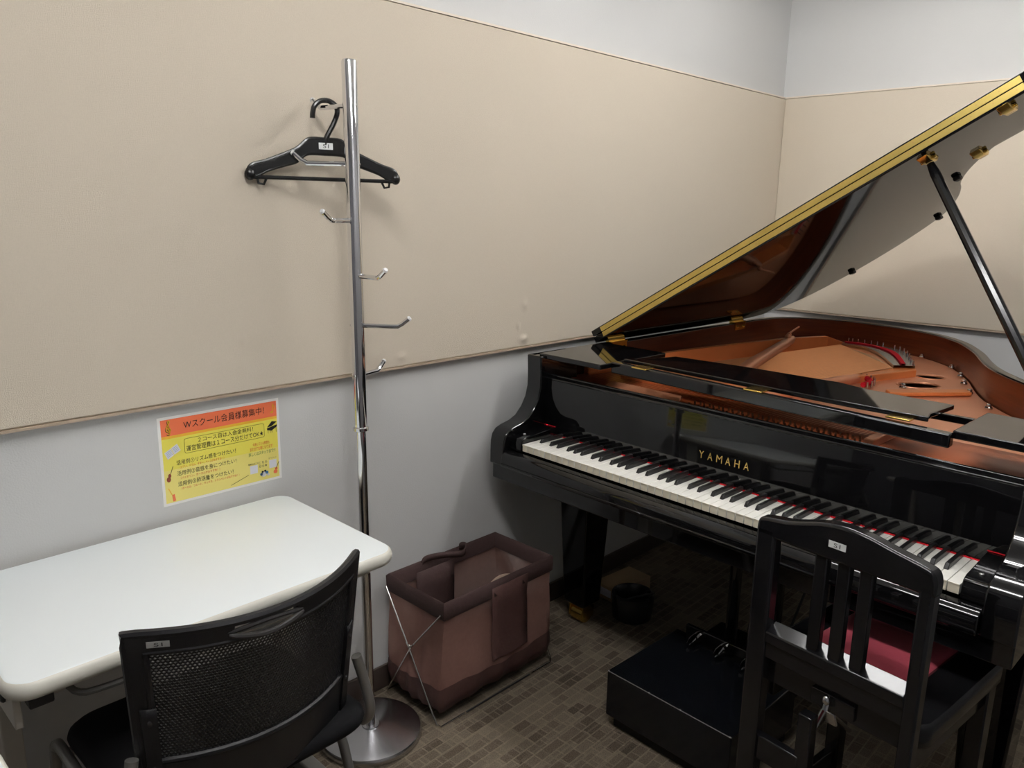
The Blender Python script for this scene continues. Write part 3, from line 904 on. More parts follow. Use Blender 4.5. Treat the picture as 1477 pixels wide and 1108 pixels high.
ptext('side_text', '今通っている教室も', 0.75, 0.90, 0.495, 0.535, M['p_red'])
ptext('side_text', 'ますますお得になります！', 0.725, 0.93, 0.545, 0.59, M['p_red'])
ptext('side_text', '詳しくはスタッフまで!!!', 0.71, 0.95, 0.605, 0.65, M['p_gr'])
ptext('side_text', 'こちら', 0.795, 0.87, 0.735, 0.765, M['ink'])
ptext('side_text', 'から★', 0.795, 0.87, 0.775, 0.81, M['ink'])
ptext('caption_text', '体験申込はこちら', 0.70, 0.80, 0.735, 0.755, M['ink'])
ptext('caption_text', 'ホームページ', 0.885, 0.955, 0.71, 0.73, M['ink'])
# little pictures
def poly_pic(name, pts, m, l=4):
    b = B(); b.raw([pq(u, v, l) for u, v in pts], [tuple(range(len(pts)))]); return b.obj(name, m, poster, smooth=False)
def stroke_pic(name, pts, w, m, l=4):
    b = B(); pts = [Vector((x*PW, y*PH)) for x, y in pts]; n = len(pts); L_, R_ = [], []
    for i in range(n):
        t = (pts[min(i+1, n-1)]-pts[max(i-1, 0)]).normalized(); nr = Vector((-t.y, t.x))*w*PW/2
        L_.append(pts[i]+nr); R_.append(pts[i]-nr)
    P = [[pq(p.x/PW, p.y/PH, l) for p in L_], [pq(p.x/PW, p.y/PH, l) for p in R_]]
    b.grid(P, n, 2); return b.obj(name, m, poster, smooth=False)
clef = [(p.x, p.y) for p in crom([(0.068, 0.19, 0), (0.080, 0.20, 0), (0.088, 0.185, 0), (0.080, 0.09, 0), (0.078, 0.055, 0), (0.086, 0.045, 0), (0.090, 0.065, 0), (0.070, 0.11, 0), (0.062, 0.145, 0), (0.078, 0.170, 0), (0.096, 0.155, 0), (0.090, 0.130, 0), (0.076, 0.135, 0), (0.078, 0.152, 0)], 4)]
stroke_pic('treble_clef', [(u-0.003, v+0.004) for u, v in clef], 0.009, M['ink'])
stroke_pic('treble_clef', clef, 0.007, M['p_gold'], 5)
stroke_pic('music_note', [(0.944, 0.155), (0.944, 0.06), (0.952, 0.085), (0.962, 0.10), (0.958, 0.13)], 0.007, M['p_gold'])
poly_pic('music_note', [(0.934+0.013*math.cos(k*PI/6), 0.160+0.014*math.sin(k*PI/6)) for k in range(12)], M['p_gold'])
poly_pic('sheet_music', [(0.035, 0.395), (0.085, 0.355), (0.108, 0.435), (0.058, 0.475)], M['p_wh'])
poly_pic('sheet_music', [(0.088, 0.352), (0.135, 0.315), (0.160, 0.395), (0.111, 0.432)], M['p_wh'])
for k in range(4):
    f_ = 0.2*(k+0.8)
    stroke_pic('staff_line', [(0.043+0.02*f_, 0.398+0.075*f_-0.006), (0.083+0.02*f_, 0.362+0.075*f_)], 0.002, M['p_blue'], 5)
    stroke_pic('staff_line', [(0.094+0.022*f_, 0.356+0.075*f_-0.006), (0.132+0.022*f_, 0.325+0.075*f_)], 0.002, M['p_blue'], 5)
stroke_pic('violin', [(0.070, 0.64), (0.092, 0.56)], 0.006, M['p_ol'])
for cu_, cv_, ru, rv in ((0.062, 0.66, 0.012, 0.024), (0.053, 0.70, 0.016, 0.030)):
    poly_pic('violin', [(cu_+ru*math.cos(k*PI/8), cv_+rv*math.sin(k*PI/8)) for k in range(16)], M['p_br'], 5)
stroke_pic('trumpet', [(0.045, 0.80), (0.075, 0.90)], 0.007, M['p_am'])
poly_pic('trumpet', [(0.068, 0.885), (0.088, 0.875), (0.096, 0.955), (0.074, 0.96)], M['p_or'], 5)
stroke_pic('flute', [(0.545, 0.94), (0.70, 0.868)], 0.004, M['p_ol'])
poly_pic('piano_picture', [(0.885, 0.335), (0.93, 0.27), (0.975, 0.285), (0.925, 0.33)], M['ink'])
poly_pic('piano_picture', [(0.883, 0.348), (0.975, 0.32), (0.975, 0.345), (0.925, 0.385), (0.886, 0.37)], M['ink'])
for u in (0.893, 0.918, 0.93, 0.966):
    stroke_pic('piano_picture', [(u, 0.35), (u, 0.41)], 0.003, M['ink'])
for u0, v0 in ((0.715, 0.765), (0.888, 0.745)):
    b = B(); pquad(b, u0, u0+0.068, v0, v0+0.10, 4); b.obj('blank_square', M['p_wh'], poster, smooth=False)
for cu_, cv_, r_, m_ in ((0.815, 0.895, 0.014, 'p_blue'), (0.835, 0.90, 0.024, 'p_wh'), (0.862, 0.885, 0.015, 'p_blue'), (0.825, 0.868, 0.010, 'ink'), (0.848, 0.862, 0.010, 'ink'), (0.875, 0.915, 0.012, 'p_wh')):
    poly_pic('drum_kit', [(cu_+r_*math.cos(k*PI/8), cv_+1.3*r_*math.sin(k*PI/8)) for k in range(16)], M[m_], 5)
stroke_pic('guitar', [(0.945, 0.87), (0.976, 0.785)], 0.006, M['p_ol'], 6)
for cu_, cv_, r_ in ((0.942, 0.90, 0.018), (0.950, 0.865, 0.013)):
    poly_pic('guitar', [(cu_+r_*math.cos(k*PI/8), cv_+1.3*r_*math.sin(k*PI/8)) for k in range(16)], M['p_or'], 5)

# ------------------------------------------------------------------ white tables
def bullnose(b, x0, x1, y0, y1, z0, z1, r, e):
    """slab with rounded corners and a half-round edge"""
    prof_ = [(0, z0)]+[(-e*(1-math.sin(t)), (z0+z1)/2+(z1-z0)/2*math.sin(t2)) for t, t2 in []]
    n = 8
    rings = []
    for k in range(n+1):
        t = -PI/2+PI*k/n
        ins = e*(1-math.cos(t))
        z = (z0+z1)/2+(z1-z0)/2*math.sin(t)
        rings.append([(x, y, z) for x, y in rrect(x0+ins, x1-ins, y0+ins, y1-ins, max(0.01, r-ins), 8)])
    m = len(rings[0])
    b.grid(rings, m, n+1, closed_u=True)
    b.raw(rings[0], [tuple(range(m))])
    b.raw(rings[-1], [tuple(range(m))])
    return b
def white_table(name, label, x0, x1, y0, y1):
    t = thing(name, label, 'table', ((x0+x1)/2, (y0+y1)/2, 0), 0, 'white tables')
    w, dd = (x1-x0)/2, (y1-y0)/2
    o = bullnose(B(), -w, w, -dd, dd, 0.678, 0.710, 0.045, 0.012).obj('table_top', M['tabletop'], t, weld=True, angle=50)
    o.data.materials.append(M['tabedge'])
    for poly in o.data.polygons:
        if poly.normal.z < 0.75:
            poly.material_index = 1
    for s in (-1, 1):
        xs = s*(w-0.07)
        q = B(); q.box(xs-0.02, xs+0.02, -dd+0.04, dd-0.04, 0.655, 0.679); q.box(xs-0.018, xs+0.018, dd-0.11, dd-0.06, 0.05, 0.66)
        lg_ = q.obj('leg', M['legmetal'], t, bevel=0.003)
        if s < 0:
            q = B(); q.box(s*(w-0.022)-0.006, s*(w-0.022)+0.006, -dd+0.05, dd-0.04, 0.612, 0.679); q.obj('end_plate', M['legmetal'], lg_, bevel=0.002)
            q = B(); q.ball((s*(w-0.014), -dd+0.10, 0.650), 0.010, 0.6, 1, 1); q.obj('end_screw', M['darkmetal'], lg_)
        q = B(); q.box(xs-0.02, xs+0.02, -dd+0.03, dd-0.03, 0.02, 0.055); q.obj('foot', M['greymetal'], lg_, bevel=0.006)
        q = B()
        for y in (-dd+0.05, dd-0.05):
            q.lathe([(0.015, 0), (0.018, 0.004), (0.018, 0.021)], (xs, y, 0), 14)
        q.obj('foot_pad', M['darkmetal'], lg_)
    q = B(); q.box(-w+0.09, w-0.09, -0.015, 0.015, 0.635, 0.66); q.obj('cross_beam', M['greymetal'], t, bevel=0.003)
    # bag shelf rod under the front edge
    q = B(); q.tube([tuple(v) for v in crom([(-w+0.10, -dd+0.10, 0.668), (-w+0.105, -dd+0.055, 0.640), (-w+0.16, -dd+0.04, 0.634), (0, -dd+0.04, 0.634), (w-0.16, -dd+0.04, 0.634), (w-0.105, -dd+0.055, 0.640), (w-0.10, -dd+0.10, 0.668)], 4)], 0.006, 8)
    q.obj('shelf_rod', M['greymetal'], t)
    for s in (-1,):
        q = B(); q.box(s*(w-0.05)-0.018, s*(w-0.05)+0.018, -dd+0.02, -dd+0.05, 0.655, 0.679); q.obj('corner_block', M['darkmetal'], t, bevel=0.003)
    return t
white_table('white_table', 'white rectangular table with rounded corners under the yellow poster', -2.340, -1.597, -0.490, -0.012)
white_table('white_table', 'white table of which only a corner shows at the lower left edge', -3.128, -2.378, -1.075, -0.580)

# ------------------------------------------------------------------ mesh back chair
mch = thing('mesh_chair', 'black stacking chair with perforated mesh back pulled up to the white table', 'chair', (-1.984, -0.56, 0))
BW = 0.213
def bpos(u, v, off=0.0):
    """u -1..1 across, v 0..1 up; back shell bowed away from the sitter, off = outwards (-y)"""
    bow = 0.090*(1-u*u)
    w = BW*(0.90+0.10*v) if True else BW
    z = 0.445+0.34*v - 0.022*(1-u*u)*0 
    top_dip = 0.0
    y = -bow*(0.75+0.25*v)+0.055*(0.5-v)*0.6
    return Vector((w*u, y-off, z))
# outline curves of the back frame: window in u,v
UW, V0, V1 = 0.90, 0.28, 0.905
def vtop(u):
    return 1.0-0.02*u*u*0
def frame_grid():
    us = [-1+2*i/40 for i in range(41)]
    vs_ = [i/30 for i in range(31)]
    return us, vs_
def in_window(u, v):
    lim = V0+0.10*(u*u)*0
    if abs(u) > UW or v < V0 or v > V1:
        return False
    return True
fbm = B()
us = sorted(set([-1, -0.985, -UW, UW, 0.985, 1]+[-0.98+1.96*i/40 for i in range(41)]))
vs2 = sorted(set([0, 0.02, V0, V1, 0.985, 1.0]+[i/24 for i in range(25)]))
th_ = 0.008
idx = {}
verts = []
for j, v in enumerate(vs2):
    for i, u in enumerate(us):
        idx[i, j] = len(verts)
        verts.append(tuple(bpos(u, v)))
faces = []
for j in range(len(vs2)-1):
    for i in range(len(us)-1):
        um, vm = (us[i]+us[i+1])/2, (vs2[j]+vs2[j+1])/2
        grip = (-0.36 < um < 0.16 and 0.935 < vm < 0.975)
        if not in_window(um, vm) and not grip:
            faces.append((idx[i, j], idx[i+1, j], idx[i+1, j+1], idx[i, j+1]))
fbm.raw(verts, faces)
back = fbm.obj('back_frame', M['chrplastic'], mch, solid=0.013, bevel=0.003, angle=50)
# rounded rim bead round the outside and round the window
def bead(path, r, name, parent):
    return B().tube([tuple(p) for p in path], r, 8, closed=True).obj(name, M['chrplastic'], parent)
out_path = [bpos(u, 1.0) for u in [-1+2*i/30 for i in range(31)]]+[bpos(1, v) for v in [1-(i+1)/16 for i in range(15)]]+[bpos(u, 0.0) for u in [1-2*i/30 for i in range(31)]]+[bpos(-1, v) for v in [(i+1)/16 for i in range(15)]]
bead(out_path, 0.008, 'rim_bead', back)
win = [bpos(u, V1, 0.003) for u in [-UW+2*UW*i/30 for i in range(31)]]+[bpos(UW, V1-(V1-V0)*(i+1)/14, 0.003) for i in range(13)]+[bpos(u, V0, 0.003) for u in [UW-2*UW*i/30 for i in range(31)]]+[bpos(-UW, V0+(V1-V0)*(i+1)/14, 0.003) for i in range(13)]
bead(win, 0.006, 'window_bead', back)
# hand grip lip
gp = B()
for lo_, hi_ in (((0.935),), ((0.978),)) if False else ():
    pass
gp.tube([tuple(bpos(-0.40+0.60*i/14, 0.945-0.040*math.sin(PI*i/14), 0.010)) for i in range(15)], [0.002]+[0.005]*13+[0.002], 8)
gp.tube([tuple(bpos(-0.40+0.60*i/14, 0.952+0.022*math.sin(PI*i/14), 0.006)) for i in range(15)], [0.002]+[0.004]*13+[0.002], 8)
gp.obj('grip_lip', M['darkmetal'], back)
# perforated mesh: diamond cells with a hole in each
pm = B()
NU, NV = 62, 40
cells = []
def cell(u0, u1, v0, v1):
    uc, vc = (u0+u1)/2, (v0+v1)/2
    c_ = [(u0, v0), (u1, v0), (u1, v1), (u0, v1)]
    k = 0.44
    hu, hv = (u1-u0)*k, (v1-v0)*k
    h_ = [(uc, vc-hv), (uc+hu, vc), (uc, vc+hv), (uc-hu, vc)]
    e_ = [((u0+u1)/2, v0), (u1, (v0+v1)/2), ((u0+u1)/2, v1), (u0, (v0+v1)/2)]
    pts = [tuple(bpos(*q_)) for q_ in c_+h_]
    pm.raw(pts, [(0, 1, 5, 4), (1, 2, 6, 5), (2, 3, 7, 6), (3, 0, 4, 7)])
du, dvv = 2*UW/NU, (V1-V0)/NV
for j in range(NV):
    for i in range(NU):
        sh = du/2 if j % 2 else 0
        a_, b_ = -UW+i*du+sh, -UW+(i+1)*du+sh
        if b_ > UW+1e-6:
            b_ = UW
        cell(a_, b_, V0+j*dvv, V0+(j+1)*dvv)
o = pm.obj('back_mesh', M['meshplastic'], mch, solid=0.0022, smooth=False); o['kind'] = 'stuff'; o['label'] = 'perforated black mesh panel'
# side brackets with screws
for s in (-1, 1):
    P = []
    for v in [0.05+0.55*i/10 for i in range(11)]:
        P.append([bpos(s*0.97, v, 0.0045), bpos(s*0.975, v, 0.011), bpos(s*0.885, v, 0.011), bpos(s*0.88, v, 0.0045)])
    q = B(); q.grid(P, 4, 11); o = q.obj('bracket', M['chrplastic'], back, solid=0.003)
    q = B()
    for v in (0.25, 0.52):
        q.ball(tuple(bpos(s*0.925, v, 0.011)), 0.006, 1, 0.4, 1, seg=10)
    q.obj('bracket_screw', M['darkmetal'], back)
sticker(back, lambda u, v, l: tuple(bpos(-0.83+u/BW, 0.952+v/0.34, 0.0085+l)), 0.028, 0.011, M['stickerc'])
# seat
sp = B()
SP = []
for k in range(7):
    t = -PI/2+PI*k/6
    ins = 0.018*(1-math.cos(t))
    SP.append([(x, y, 0.435+0.02*math.sin(t)+(0.012*((y-0.14)/0.2)**2 if y < 0.14 else -0.01*((y-0.14)/0.22)**2)) for x, y in rrect(-0.225+ins, 0.225-ins, -0.055+ins, 0.365-ins, 0.06, 7)])
sp.grid(SP, len(SP[0]), 7, closed_u=True)
sp.raw(SP[0], [tuple(range(len(SP[0])))]); sp.raw(SP[-1], [tuple(range(len(SP[0])))])
sp.obj('seat', M['seatfab'], mch, weld=True)
# tubular frame: each side a bent tube
for s in (-1, 1):
    x = s*0.235
    q = B()
    q.tube([tuple(v) for v in crom([(s*0.215, -0.005, 0.56), (s*0.228, -0.012, 0.50), (x, -0.02, 0.44), (x, 0.0, 0.405), (x, 0.04, 0.402), (x, 0.30, 0.418), (x, 0.345, 0.405), (x, 0.365, 0.36), (x+s*0.012, 0.385, 0.02)], 5)], 0.0105, 12)
    side = q.obj('front_leg', M['frame'], mch)
    q = B(); q.tube([(x+s*0.012, 0.385, 0.0), (x+s*0.012, 0.385, 0.022)], 0.0135, 12); q.obj('foot_cap', M['darkmetal'], side)
    q = B(); q.tube([(x, 0.16, 0.402), (x+s*0.004, 0.09, 0.30), (x+s*0.014, -0.005, 0.02)], 0.0105, 12)
    rear = q.obj('rear_leg', M['frame'], mch)
    q = B(); q.tube([(x+s*0.014, -0.006, 0.0), (x+s*0.014, -0.006, 0.022)], 0.0135, 12); q.obj('foot_cap', M['darkmetal'], rear)
q = B(); q.tube([(-0.235, 0.30, 0.413), (0.235, 0.30, 0.413)], 0.009, 10); q.tube([(-0.235, 0.04, 0.402), (0.235, 0.04, 0.402)], 0.009, 10)
q.obj('cross_tube', M['frame'], mch)

# ------------------------------------------------------------------ laundry basket
BX0, BX1, BY0, BY1, BZ = -1.288, -0.838, -0.278, -0.022, 0.380
bas = thing('laundry_basket', 'brown sheer fabric laundry basket on crossed wire legs between table and piano', 'basket', ((BX0+BX1)/2, (BY0+BY1)/2, 0))
hw, hd = (BX1-BX0)/2, (BY1-BY0)/2
def ring(w, d_, z, r=0.012, sag=0.0, n=3):
    out = []
    base = rrect(-w, w, -d_, d_, r, n)
    full = []
    m = len(base)
    for i in range(m):
        a_, b_ = Vector(base[i]), Vector(base[(i+1) % m])
        steps = max(1, int((b_-a_).length/0.03))
        for k in range(steps):
            full.append(a_.lerp(b_, k/steps))
    return [(p.x, p.y, z) for p in full]
def same_ring(w, d_, z, N=96, pinch=0.0, wob=0.0, seed=0):
    """N points round a rectangle, equal parameter on every ring"""
    rnd = random.Random(seed)
    ph = [rnd.uniform(0, 6.28) for _ in range(3)]
    out = []
    for k in range(N):
        t = 4*k/N
        e, f_ = int(t), t-int(t)
        c_ = [(-w, -d_), (w, -d_), (w, d_), (-w, d_)]
        a_, b_ = Vector(c_[e]), Vector(c_[(e+1) % 4])
        p = a_.lerp(b_, f_)
        m_ = math.sin(PI*f_)
        n_ = Vector(((b_-a_).y, -(b_-a_).x)).normalized()
        p = p-n_*pinch*m_+n_*wob*math.sin(9*f_*PI+ph[0]+z*40)*m_
        out.append((p.x, p.y, z+0.004*math.sin(7*t+ph[1])*(1 if wob else 0)))
    return out
# rim band (double cloth folded over the wires)
N_ = 96
R_ = [same_ring(hw-0.004, hd-0.004, BZ-0.055, N_), same_ring(hw, hd, BZ-0.050, N_), same_ring(hw+0.001, hd+0.001, BZ-0.006, N_), same_ring(hw-0.004, hd-0.004, BZ, N_), same_ring(hw-0.010, hd-0.010, BZ-0.006, N_), same_ring(hw-0.012, hd-0.012, BZ-0.050, N_)]
B().grid(R_, N_, 6, closed_u=True).obj('rim_band', M['bband'], bas, angle=50)
body = [same_ring(hw-0.006, hd-0.006, BZ-0.050, N_), same_ring(hw-0.004, hd-0.008, 0.28, N_, 0.006, 0.003, 1), same_ring(hw+0.002, hd-0.008, 0.20, N_, 0.010, 0.004, 2), same_ring(hw+0.006, hd-0.010, 0.135, N_, -0.004, 0.004, 3), same_ring(hw+0.004, hd-0.010, 0.110, N_, -0.010, 0.004, 4)]
B().grid(body, N_, 5, closed_u=True).obj('mesh_cloth', M['bmesh_'], bas, angle=80)['label'] = 'see-through reddish brown mesh cloth'
low = [same_ring(hw+0.005, hd-0.009, 0.112, N_, -0.011, 0.004, 4), same_ring(hw+0.008, hd-0.008, 0.075, N_, -0.010, 0.005, 5), same_ring(hw+0.002, hd-0.016, 0.040, N_, -0.004, 0.005, 6), same_ring(hw-0.02, hd-0.04, 0.030, N_)]
lb = B(); lb.grid(low, N_, 4, closed_u=True); lb.raw(low[-1], [tuple(range(N_))]); lb.obj('cloth_bottom', M['bbot'], bas, weld=True, angle=80)['label'] = 'dark brown nylon bottom'
# dark stripe down the front and the rear
for sgn, m_ in ((-1, 'bbot'), (1, 'bband')):
    P = []
    for z, dd_ in ((BZ-0.02, hd+0.002), (0.30, hd-0.001), (0.24, hd+0.001), (0.18, hd+0.001), (0.12, hd+0.006), (0.07, hd+0.006)):
        P.append([(0.0+0.075*(i/5*2-1)+(0.035 if sgn < 0 else -0.06), sgn*(dd_+0.002*math.sin(i*1.7+z*30)) if sgn < 0 else hd-0.030, max(z, 0.13)) for i in range(6)])
    q = B(); q.grid(P, 6, 6); q.obj('centre_stripe', M[m_], bas, solid=0.002, angle=80)
# strap handles
q = B()
pts = crom([(-0.10, hd-0.004, BZ-0.03), (-0.09, hd-0.012, BZ+0.004), (-0.03, hd-0.03, BZ+0.006), (0.03, hd-0.05, BZ-0.002), (0.06, hd-0.035, BZ+0.010), (0.055, hd-0.012, BZ+0.004), (0.06, hd-0.006, BZ-0.03)], 5)
q.grid([[(p.x, p.y, p.z-0.010) for p in pts], [(p.x, p.y, p.z+0.010) for p in pts]], len(pts), 2); q.obj('handle_strap', M['bband'], bas, solid=0.003)
q = B()
pts = crom([(-0.05, -hd+0.016, BZ-0.08), (-0.03, -hd+0.03, BZ-0.045), (0.03, -hd+0.04, BZ-0.03), (0.09, -hd+0.03, BZ-0.045), (0.11, -hd+0.016, BZ-0.08)], 5)
q.grid([[(p.x, p.y, p.z-0.014) for p in pts], [(p.x, p.y, p.z+0.014) for p in pts]], len(pts), 2); q.obj('handle_strap', M['bbeige'], bas, solid=0.003)
# crossed wire legs
wz = BZ-0.035
for sgn in (-1, 1):     # each U-shaped wire runs: rim on one long side -> foot bar on the other
    for s2 in (-1, 1):
        q = B()
        x = s2*(hw+0.015+(0.004 if sgn > 0 else 0.0))
        q.tube([(x-s2*0.012, sgn*(hd-0.008), wz), (x, sgn*0.004, 0.205), (x-s2*0.002, -sgn*(hd-0.012), 0.012), (x-s2*0.012, -sgn*(hd-0.004), 0.0035), (x-s2*0.10, -sgn*(hd-0.004), 0.0035)], 0.0028, 8)
        q.obj('wire_leg', M['wire'], bas)
    q = B(); q.tube([(-hw+0.09, sgn*(hd-0.004), 0.0035), (hw-0.09, sgn*(hd-0.004), 0.0035)], 0.0026, 8); q.obj('foot_bar', M['darkmetal'], bas)
for s2 in (-1, 1):
    q = B(); q.ball((s2*(hw+0.018), 0, 0.205), 0.008, 0.6, 1, 1); q.tube([(s2*(hw+0.018), -0.012, 0.213), (s2*(hw+0.021), 0.0, 0.206), (s2*(hw+0.018), 0.014, 0.214)], 0.003, 6); q.obj('cross_joint', M['wire'], bas)

# ------------------------------------------------------------------ pedal box in front of the piano pedals
pbx = thing('pedal_box', 'low black glossy pedal extension box on the carpet in front of the piano', 'pedal box', (OX, OY, 0), PTH)
X0, X1, Y0, Y1 = -0.052, 0.285, 0.410, 0.800
PB().box(X0, X1, Y0, Y1, 0.040, 0.178).obj('body', M['boxblack'], pbx, bevel=0.004, seg=3)
PB().box(X0+0.022, X1-0.01, Y0+0.012, Y1-0.012, 0.0, 0.041).obj('plinth', M['blackflat'], pbx, bevel=0.003)
for y in (0.495, 0.582, 0.667):
    q = PB(); q.tube([(0.30, y, 0.196), (0.265, y, 0.199), (0.235, y, 0.193), (0.215, y, 0.187)], [0.007, 0.010, 0.012, 0.006], 10); q.obj('pedal', M['chrome'], pbx)['label'] = 'chrome pedal'
q = PB(); q.box(0.285, 0.298, 0.44, 0.77, 0.06, 0.205); q.obj('rear_board', M['boxblack'], pbx, bevel=0.003)
q = PB()
for k in (0.0, 0.36, 0.62, 1.0):
    q.ball((X0+0.003, Y0+0.004+(Y1-Y0-0.008)*k, 0.176), 0.0045, 0.7, 1, 0.6, seg=8)
q.obj('edge_stud', M['steel'], pbx)
PB().tube([(X0+0.0014, Y0+0.006, 0.1766), (X0+0.0014, Y1-0.006, 0.1766)], 0.0012, 6).obj('edge_highlight', M['greymetal'], pbx)['label'] = 'pale highlight drawn along the edge'  # thin grey tube drawn in as the bright highlight of the bevel

# ------------------------------------------------------------------ piano chair
pch = thing('piano_chair', 'black lacquered piano chair with slatted back and wine-red seat pad', 'chair', (-1.16, -1.255, 0), -0.12)
TK = 0.016
# back posts run to the floor
posts = [(-0.171, -0.128), (0.150, 0.176)]
topc = [(p.x, p.y) for p in crom([(-0.171, 0.815, 0), (-0.168, 0.832, 0), (-0.155, 0.839, 0), (-0.10, 0.848, 0), (-0.04, 0.866, 0), (0.005, 0.873, 0), (0.05, 0.870, 0), (0.10, 0.860, 0), (0.155, 0.850, 0), (0.172, 0.842, 0), (0.178, 0.825, 0)], 5)]
for (a_, b_) in posts:
    q = B(True); s = -1 if a_ < 0 else 1
    lo0, lo1 = (a_, b_)
    q.hexa([(-TK, lo0, 0), (TK, lo0, 0), (TK, lo1, 0), (-TK, lo1, 0)], [(-TK, a_, 0.82), (TK, a_, 0.82), (TK, b_, 0.82), (-TK, b_, 0.82)])
    q.obj('rear_leg', M['chairblack'], pch, bevel=0.006, seg=3)
q = B(True); q.prism([(y, z) for y, z in topc]+[(0.178, 0.800), (-0.171, 0.800)], -TK, TK, 'x')
q.obj('top_rail', M['chairblack'], pch, bevel=0.006, seg=3)
for y0, y1 in ((-0.045, -0.019), (0.000, 0.026), (0.043, 0.069)):
    q = B(True); q.box(-0.009, 0.009, y0, y1, 0.596, 0.812); q.obj('slat', M['chairblack'], pch, bevel=0.003)
q = B(True); q.hexa([(-TK, -0.130, 0.576), (TK+0.006, -0.130, 0.576), (TK+0.006, 0.152, 0.576), (-TK, 0.152, 0.576)], [(-TK, -0.130, 0.600), (TK+0.006, -0.130, 0.612), (TK+0.006, 0.152, 0.612), (-TK, 0.152, 0.600)]); q.obj('lower_rail', M['chairblack'], pch, bevel=0.003)
q = B(True); q.box(-0.010, 0.012, -0.130, 0.152, 0.540, 0.578); q.obj('back_panel', M['chairblack'], pch, bevel=0.002)
q = B(True); q.box(0.012, 0.030, -0.130, 0.152, 0.478, 0.545); q.obj('rear_apron', M['chairblack'], pch, bevel=0.002)
q = B(True)
for k in range(17):
    if k not in (8,):
        q.box(0.0112, 0.0122, -0.014+0.0036*k, -0.0115+0.0036*k, 0.5335, 0.5372)
for k in range(7):
    q.box(0.0112, 0.0122, 0.004+0.0036*k, 0.0062+0.0036*k, 0.5285, 0.5315)
o = q.obj('printed_marks', M['sticker'], pch, smooth=False); o['kind'] = 'stuff'; o['label'] = 'row of tiny worn white print'
sticker(pch, lambda u, v, l: (-TK-0.0002-l, -(0.000+u)+0.0, 0.834+v) , 0.034, 0.0135)
# seat: frame with wide bull-nosed sides and a red pad
SZ = 0.522
q = B(True)
sfr = rrect(0.030, 0.420, -0.172, 0.172, 0.035, 6)
vs, fs = curve_plate(sfr, [rrect(0.060, 0.390, -0.128, 0.105, 0.02, 5)], 0.034, 0.008)
q.raw([(x, y, SZ-0.020+z) for x, y, z in vs], fs); q.obj('seat_frame', M['chairblack'], pch, angle=50)
q = B(True)
SPd = []
for k in range(6):
    t = PI/2*k/5
    ins = 0.03*(1-math.cos(t))
    SPd.append([(x, y, SZ-0.012+0.026*math.sin(t)) for x, y in rrect(0.061+ins, 0.389-ins, -0.127+ins, 0.104-ins, 0.02, 5)])
q.grid(SPd, len(SPd[0]), 6, closed_u=True); q.raw(SPd[-1], [tuple(range(len(SPd[0])))]); q.raw(SPd[0], [tuple(range(len(SPd[0])))])
q.obj('seat_pad', M['redseat'], pch, weld=True)['label'] = 'wine-red velour seat pad'
q = B(True); q.box(0.05, 0.40, -0.155, -0.135, 0.42, 0.488); q.box(0.05, 0.40, 0.140, 0.160, 0.42, 0.488); q.box(0.38, 0.40, -0.155, 0.160, 0.42, 0.488); q.obj('apron', M['chairblack'], pch, bevel=0.003)
for y0, y1 in ((-0.165, -0.130), (0.135, 0.170)):
    q = B(True); q.hexa([(0.368, y0, 0), (0.402, y0, 0), (0.402, y1, 0), (0.368, y1, 0)], [(0.362, y0, 0.488), (0.406, y0, 0.488), (0.406, y1, 0.488), (0.362, y1, 0.488)]); q.obj('front_leg', M['chairblack'], pch, bevel=0.004)
    q = B(True); q.box(0.01, 0.38, (y0+y1)/2-0.010, (y0+y1)/2+0.010, 0.10, 0.14); q.obj('stretcher', M['chairblack'], pch, bevel=0.003)
q = B(True); q.box(-0.008, 0.012, -0.130, -0.036, 0.30, 0.358); q.obj('stretcher', M['chairblack'], pch, bevel=0.003)
q = B(True); q.box(-0.006, 0.022, -0.046, -0.016, 0.0, 0.455); q.obj('lift_post', M['chairblack'], pch, bevel=0.003)
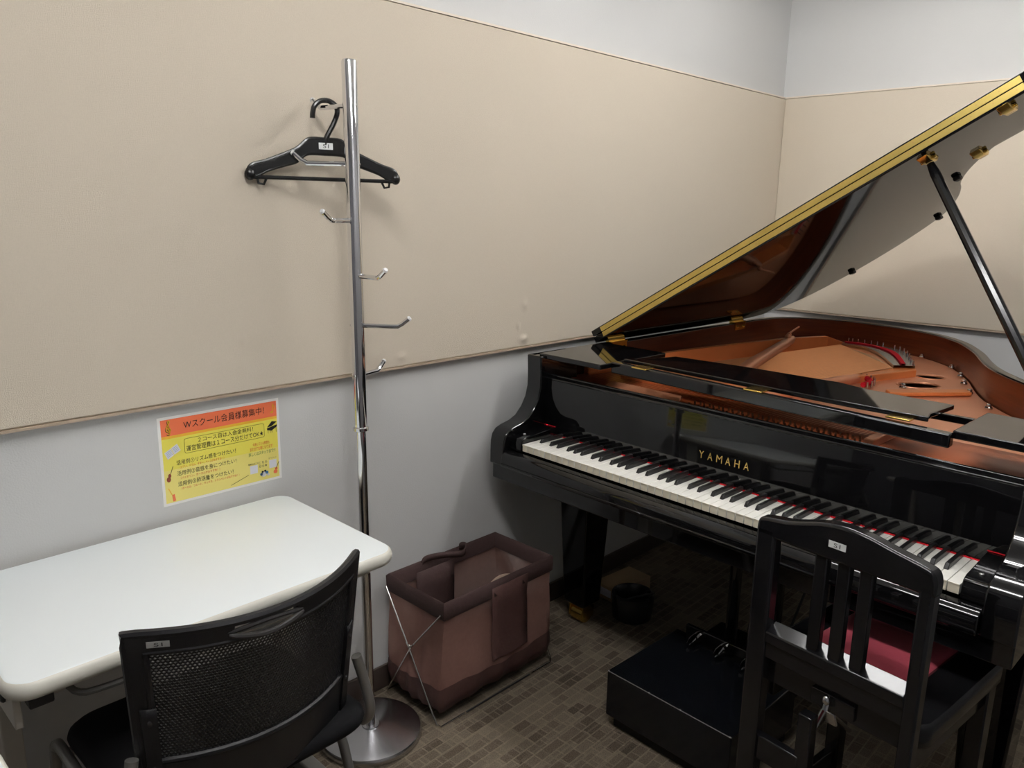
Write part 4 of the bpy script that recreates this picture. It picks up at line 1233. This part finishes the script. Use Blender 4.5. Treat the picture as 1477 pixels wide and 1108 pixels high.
# height adjusting gear: scissor bars, catch and lever
q = B(True); q.tube([(0.07, -0.115, 0.47), (0.38, -0.115, 0.20)], 0.006, 8); q.tube([(0.38, -0.105, 0.47), (0.07, -0.105, 0.20)], 0.006, 8); q.obj('scissor_bar', M['steel'], pch)
q = B(True); q.box(0.004, 0.012, -0.030, 0.060, 0.487, 0.520); q.obj('catch_plate', M['chairblack'], pch, bevel=0.002)
q = B(True); q.ball((-0.008, 0.010, 0.515), 0.009, 1, 0.9, 1.2); q.tube([(-0.006, 0.010, 0.508), (-0.010, 0.010, 0.494)], 0.006, 10); q.tube([(0.004, 0.010, 0.505), (-0.006, 0.010, 0.512)], 0.006, 8); q.obj('catch_knob', M['chrome'], pch)['label'] = 'chrome catch knob'
q = B(True); q.hexa([(0.020, -0.003, 0.448), (0.028, -0.003, 0.448), (0.028, 0.022, 0.448), (0.020, 0.022, 0.448)], [(0.012, 0.000, 0.478), (0.020, 0.000, 0.478), (0.020, 0.018, 0.478), (0.012, 0.018, 0.478)]); q.obj('lever', M['steel'], pch, bevel=0.003)['label'] = 'bare metal lever'

# ------------------------------------------------------------------ odds and ends on the floor behind the left piano leg
def fromP(X, Y, z=0):
    c_, s_ = math.cos(PTH), math.sin(PTH)
    return (OX+c_*X+s_*Y, OY+s_*X-c_*Y, z)
bag = thing('plastic_bag', 'small white and blue plastic bag on the floor behind the left piano leg', 'bag', fromP(0.46, -0.115), PTH)
q = B()
rings = []
for z, a_, b_ in ((0.0, 0.050, 0.035), (0.02, 0.058, 0.040), (0.06, 0.052, 0.036), (0.09, 0.036, 0.022), (0.10, 0.012, 0.008)):
    rings.append([(a_*math.cos(t)*(1+0.12*math.sin(5*t+z*50)), b_*math.sin(t)*(1+0.12*math.cos(4*t+z*70)), z) for t in [2*PI*k/20 for k in range(20)]])
q.grid(rings, 20, 5, closed_u=True); q.raw(rings[0], [tuple(range(20))]); q.raw(rings[-1], [tuple(range(20))])
q.obj('film', M['whitebag'], bag, angle=60)
q = B(); q.tube([(-0.056, -0.012, 0.045), (-0.050, 0.0, 0.085), (-0.030, 0.012, 0.105), (-0.02, 0.0, 0.085)], 0.007, 8); q.obj('blue_handle', M['blueplastic'], bag)
car = thing('carton', 'low tan carton lying on the floor to the right of the brass caster', 'carton', fromP(0.625, -0.065), PTH-0.05)
B().box(-0.10, 0.10, -0.055, 0.055, 0, 0.055).obj('box', M['carton'], car, bevel=0.003)
B().box(-0.1008, -0.100, -0.03, 0.035, 0.015, 0.045).obj('label_sheet', M['p_wh'], car)
bn = thing('floor_bin', 'round black bin standing on the floor under the piano', 'bin', fromP(0.50, 0.078))
B().lathe([(0.062, 0), (0.070, 0.006), (0.077, 0.082), (0.075, 0.094), (0.066, 0.098), (0.061, 0.092), (0.054, 0.02)], (0, 0, 0), 32).obj('bowl', M['binblack'], bn)
q = B(); q.tube([(-0.076, 0.0, 0.086), (-0.05, -0.035, 0.106), (0.015, -0.062, 0.106), (0.055, -0.052, 0.090)], 0.004, 8); q.obj('handle', M['binblack'], bn)
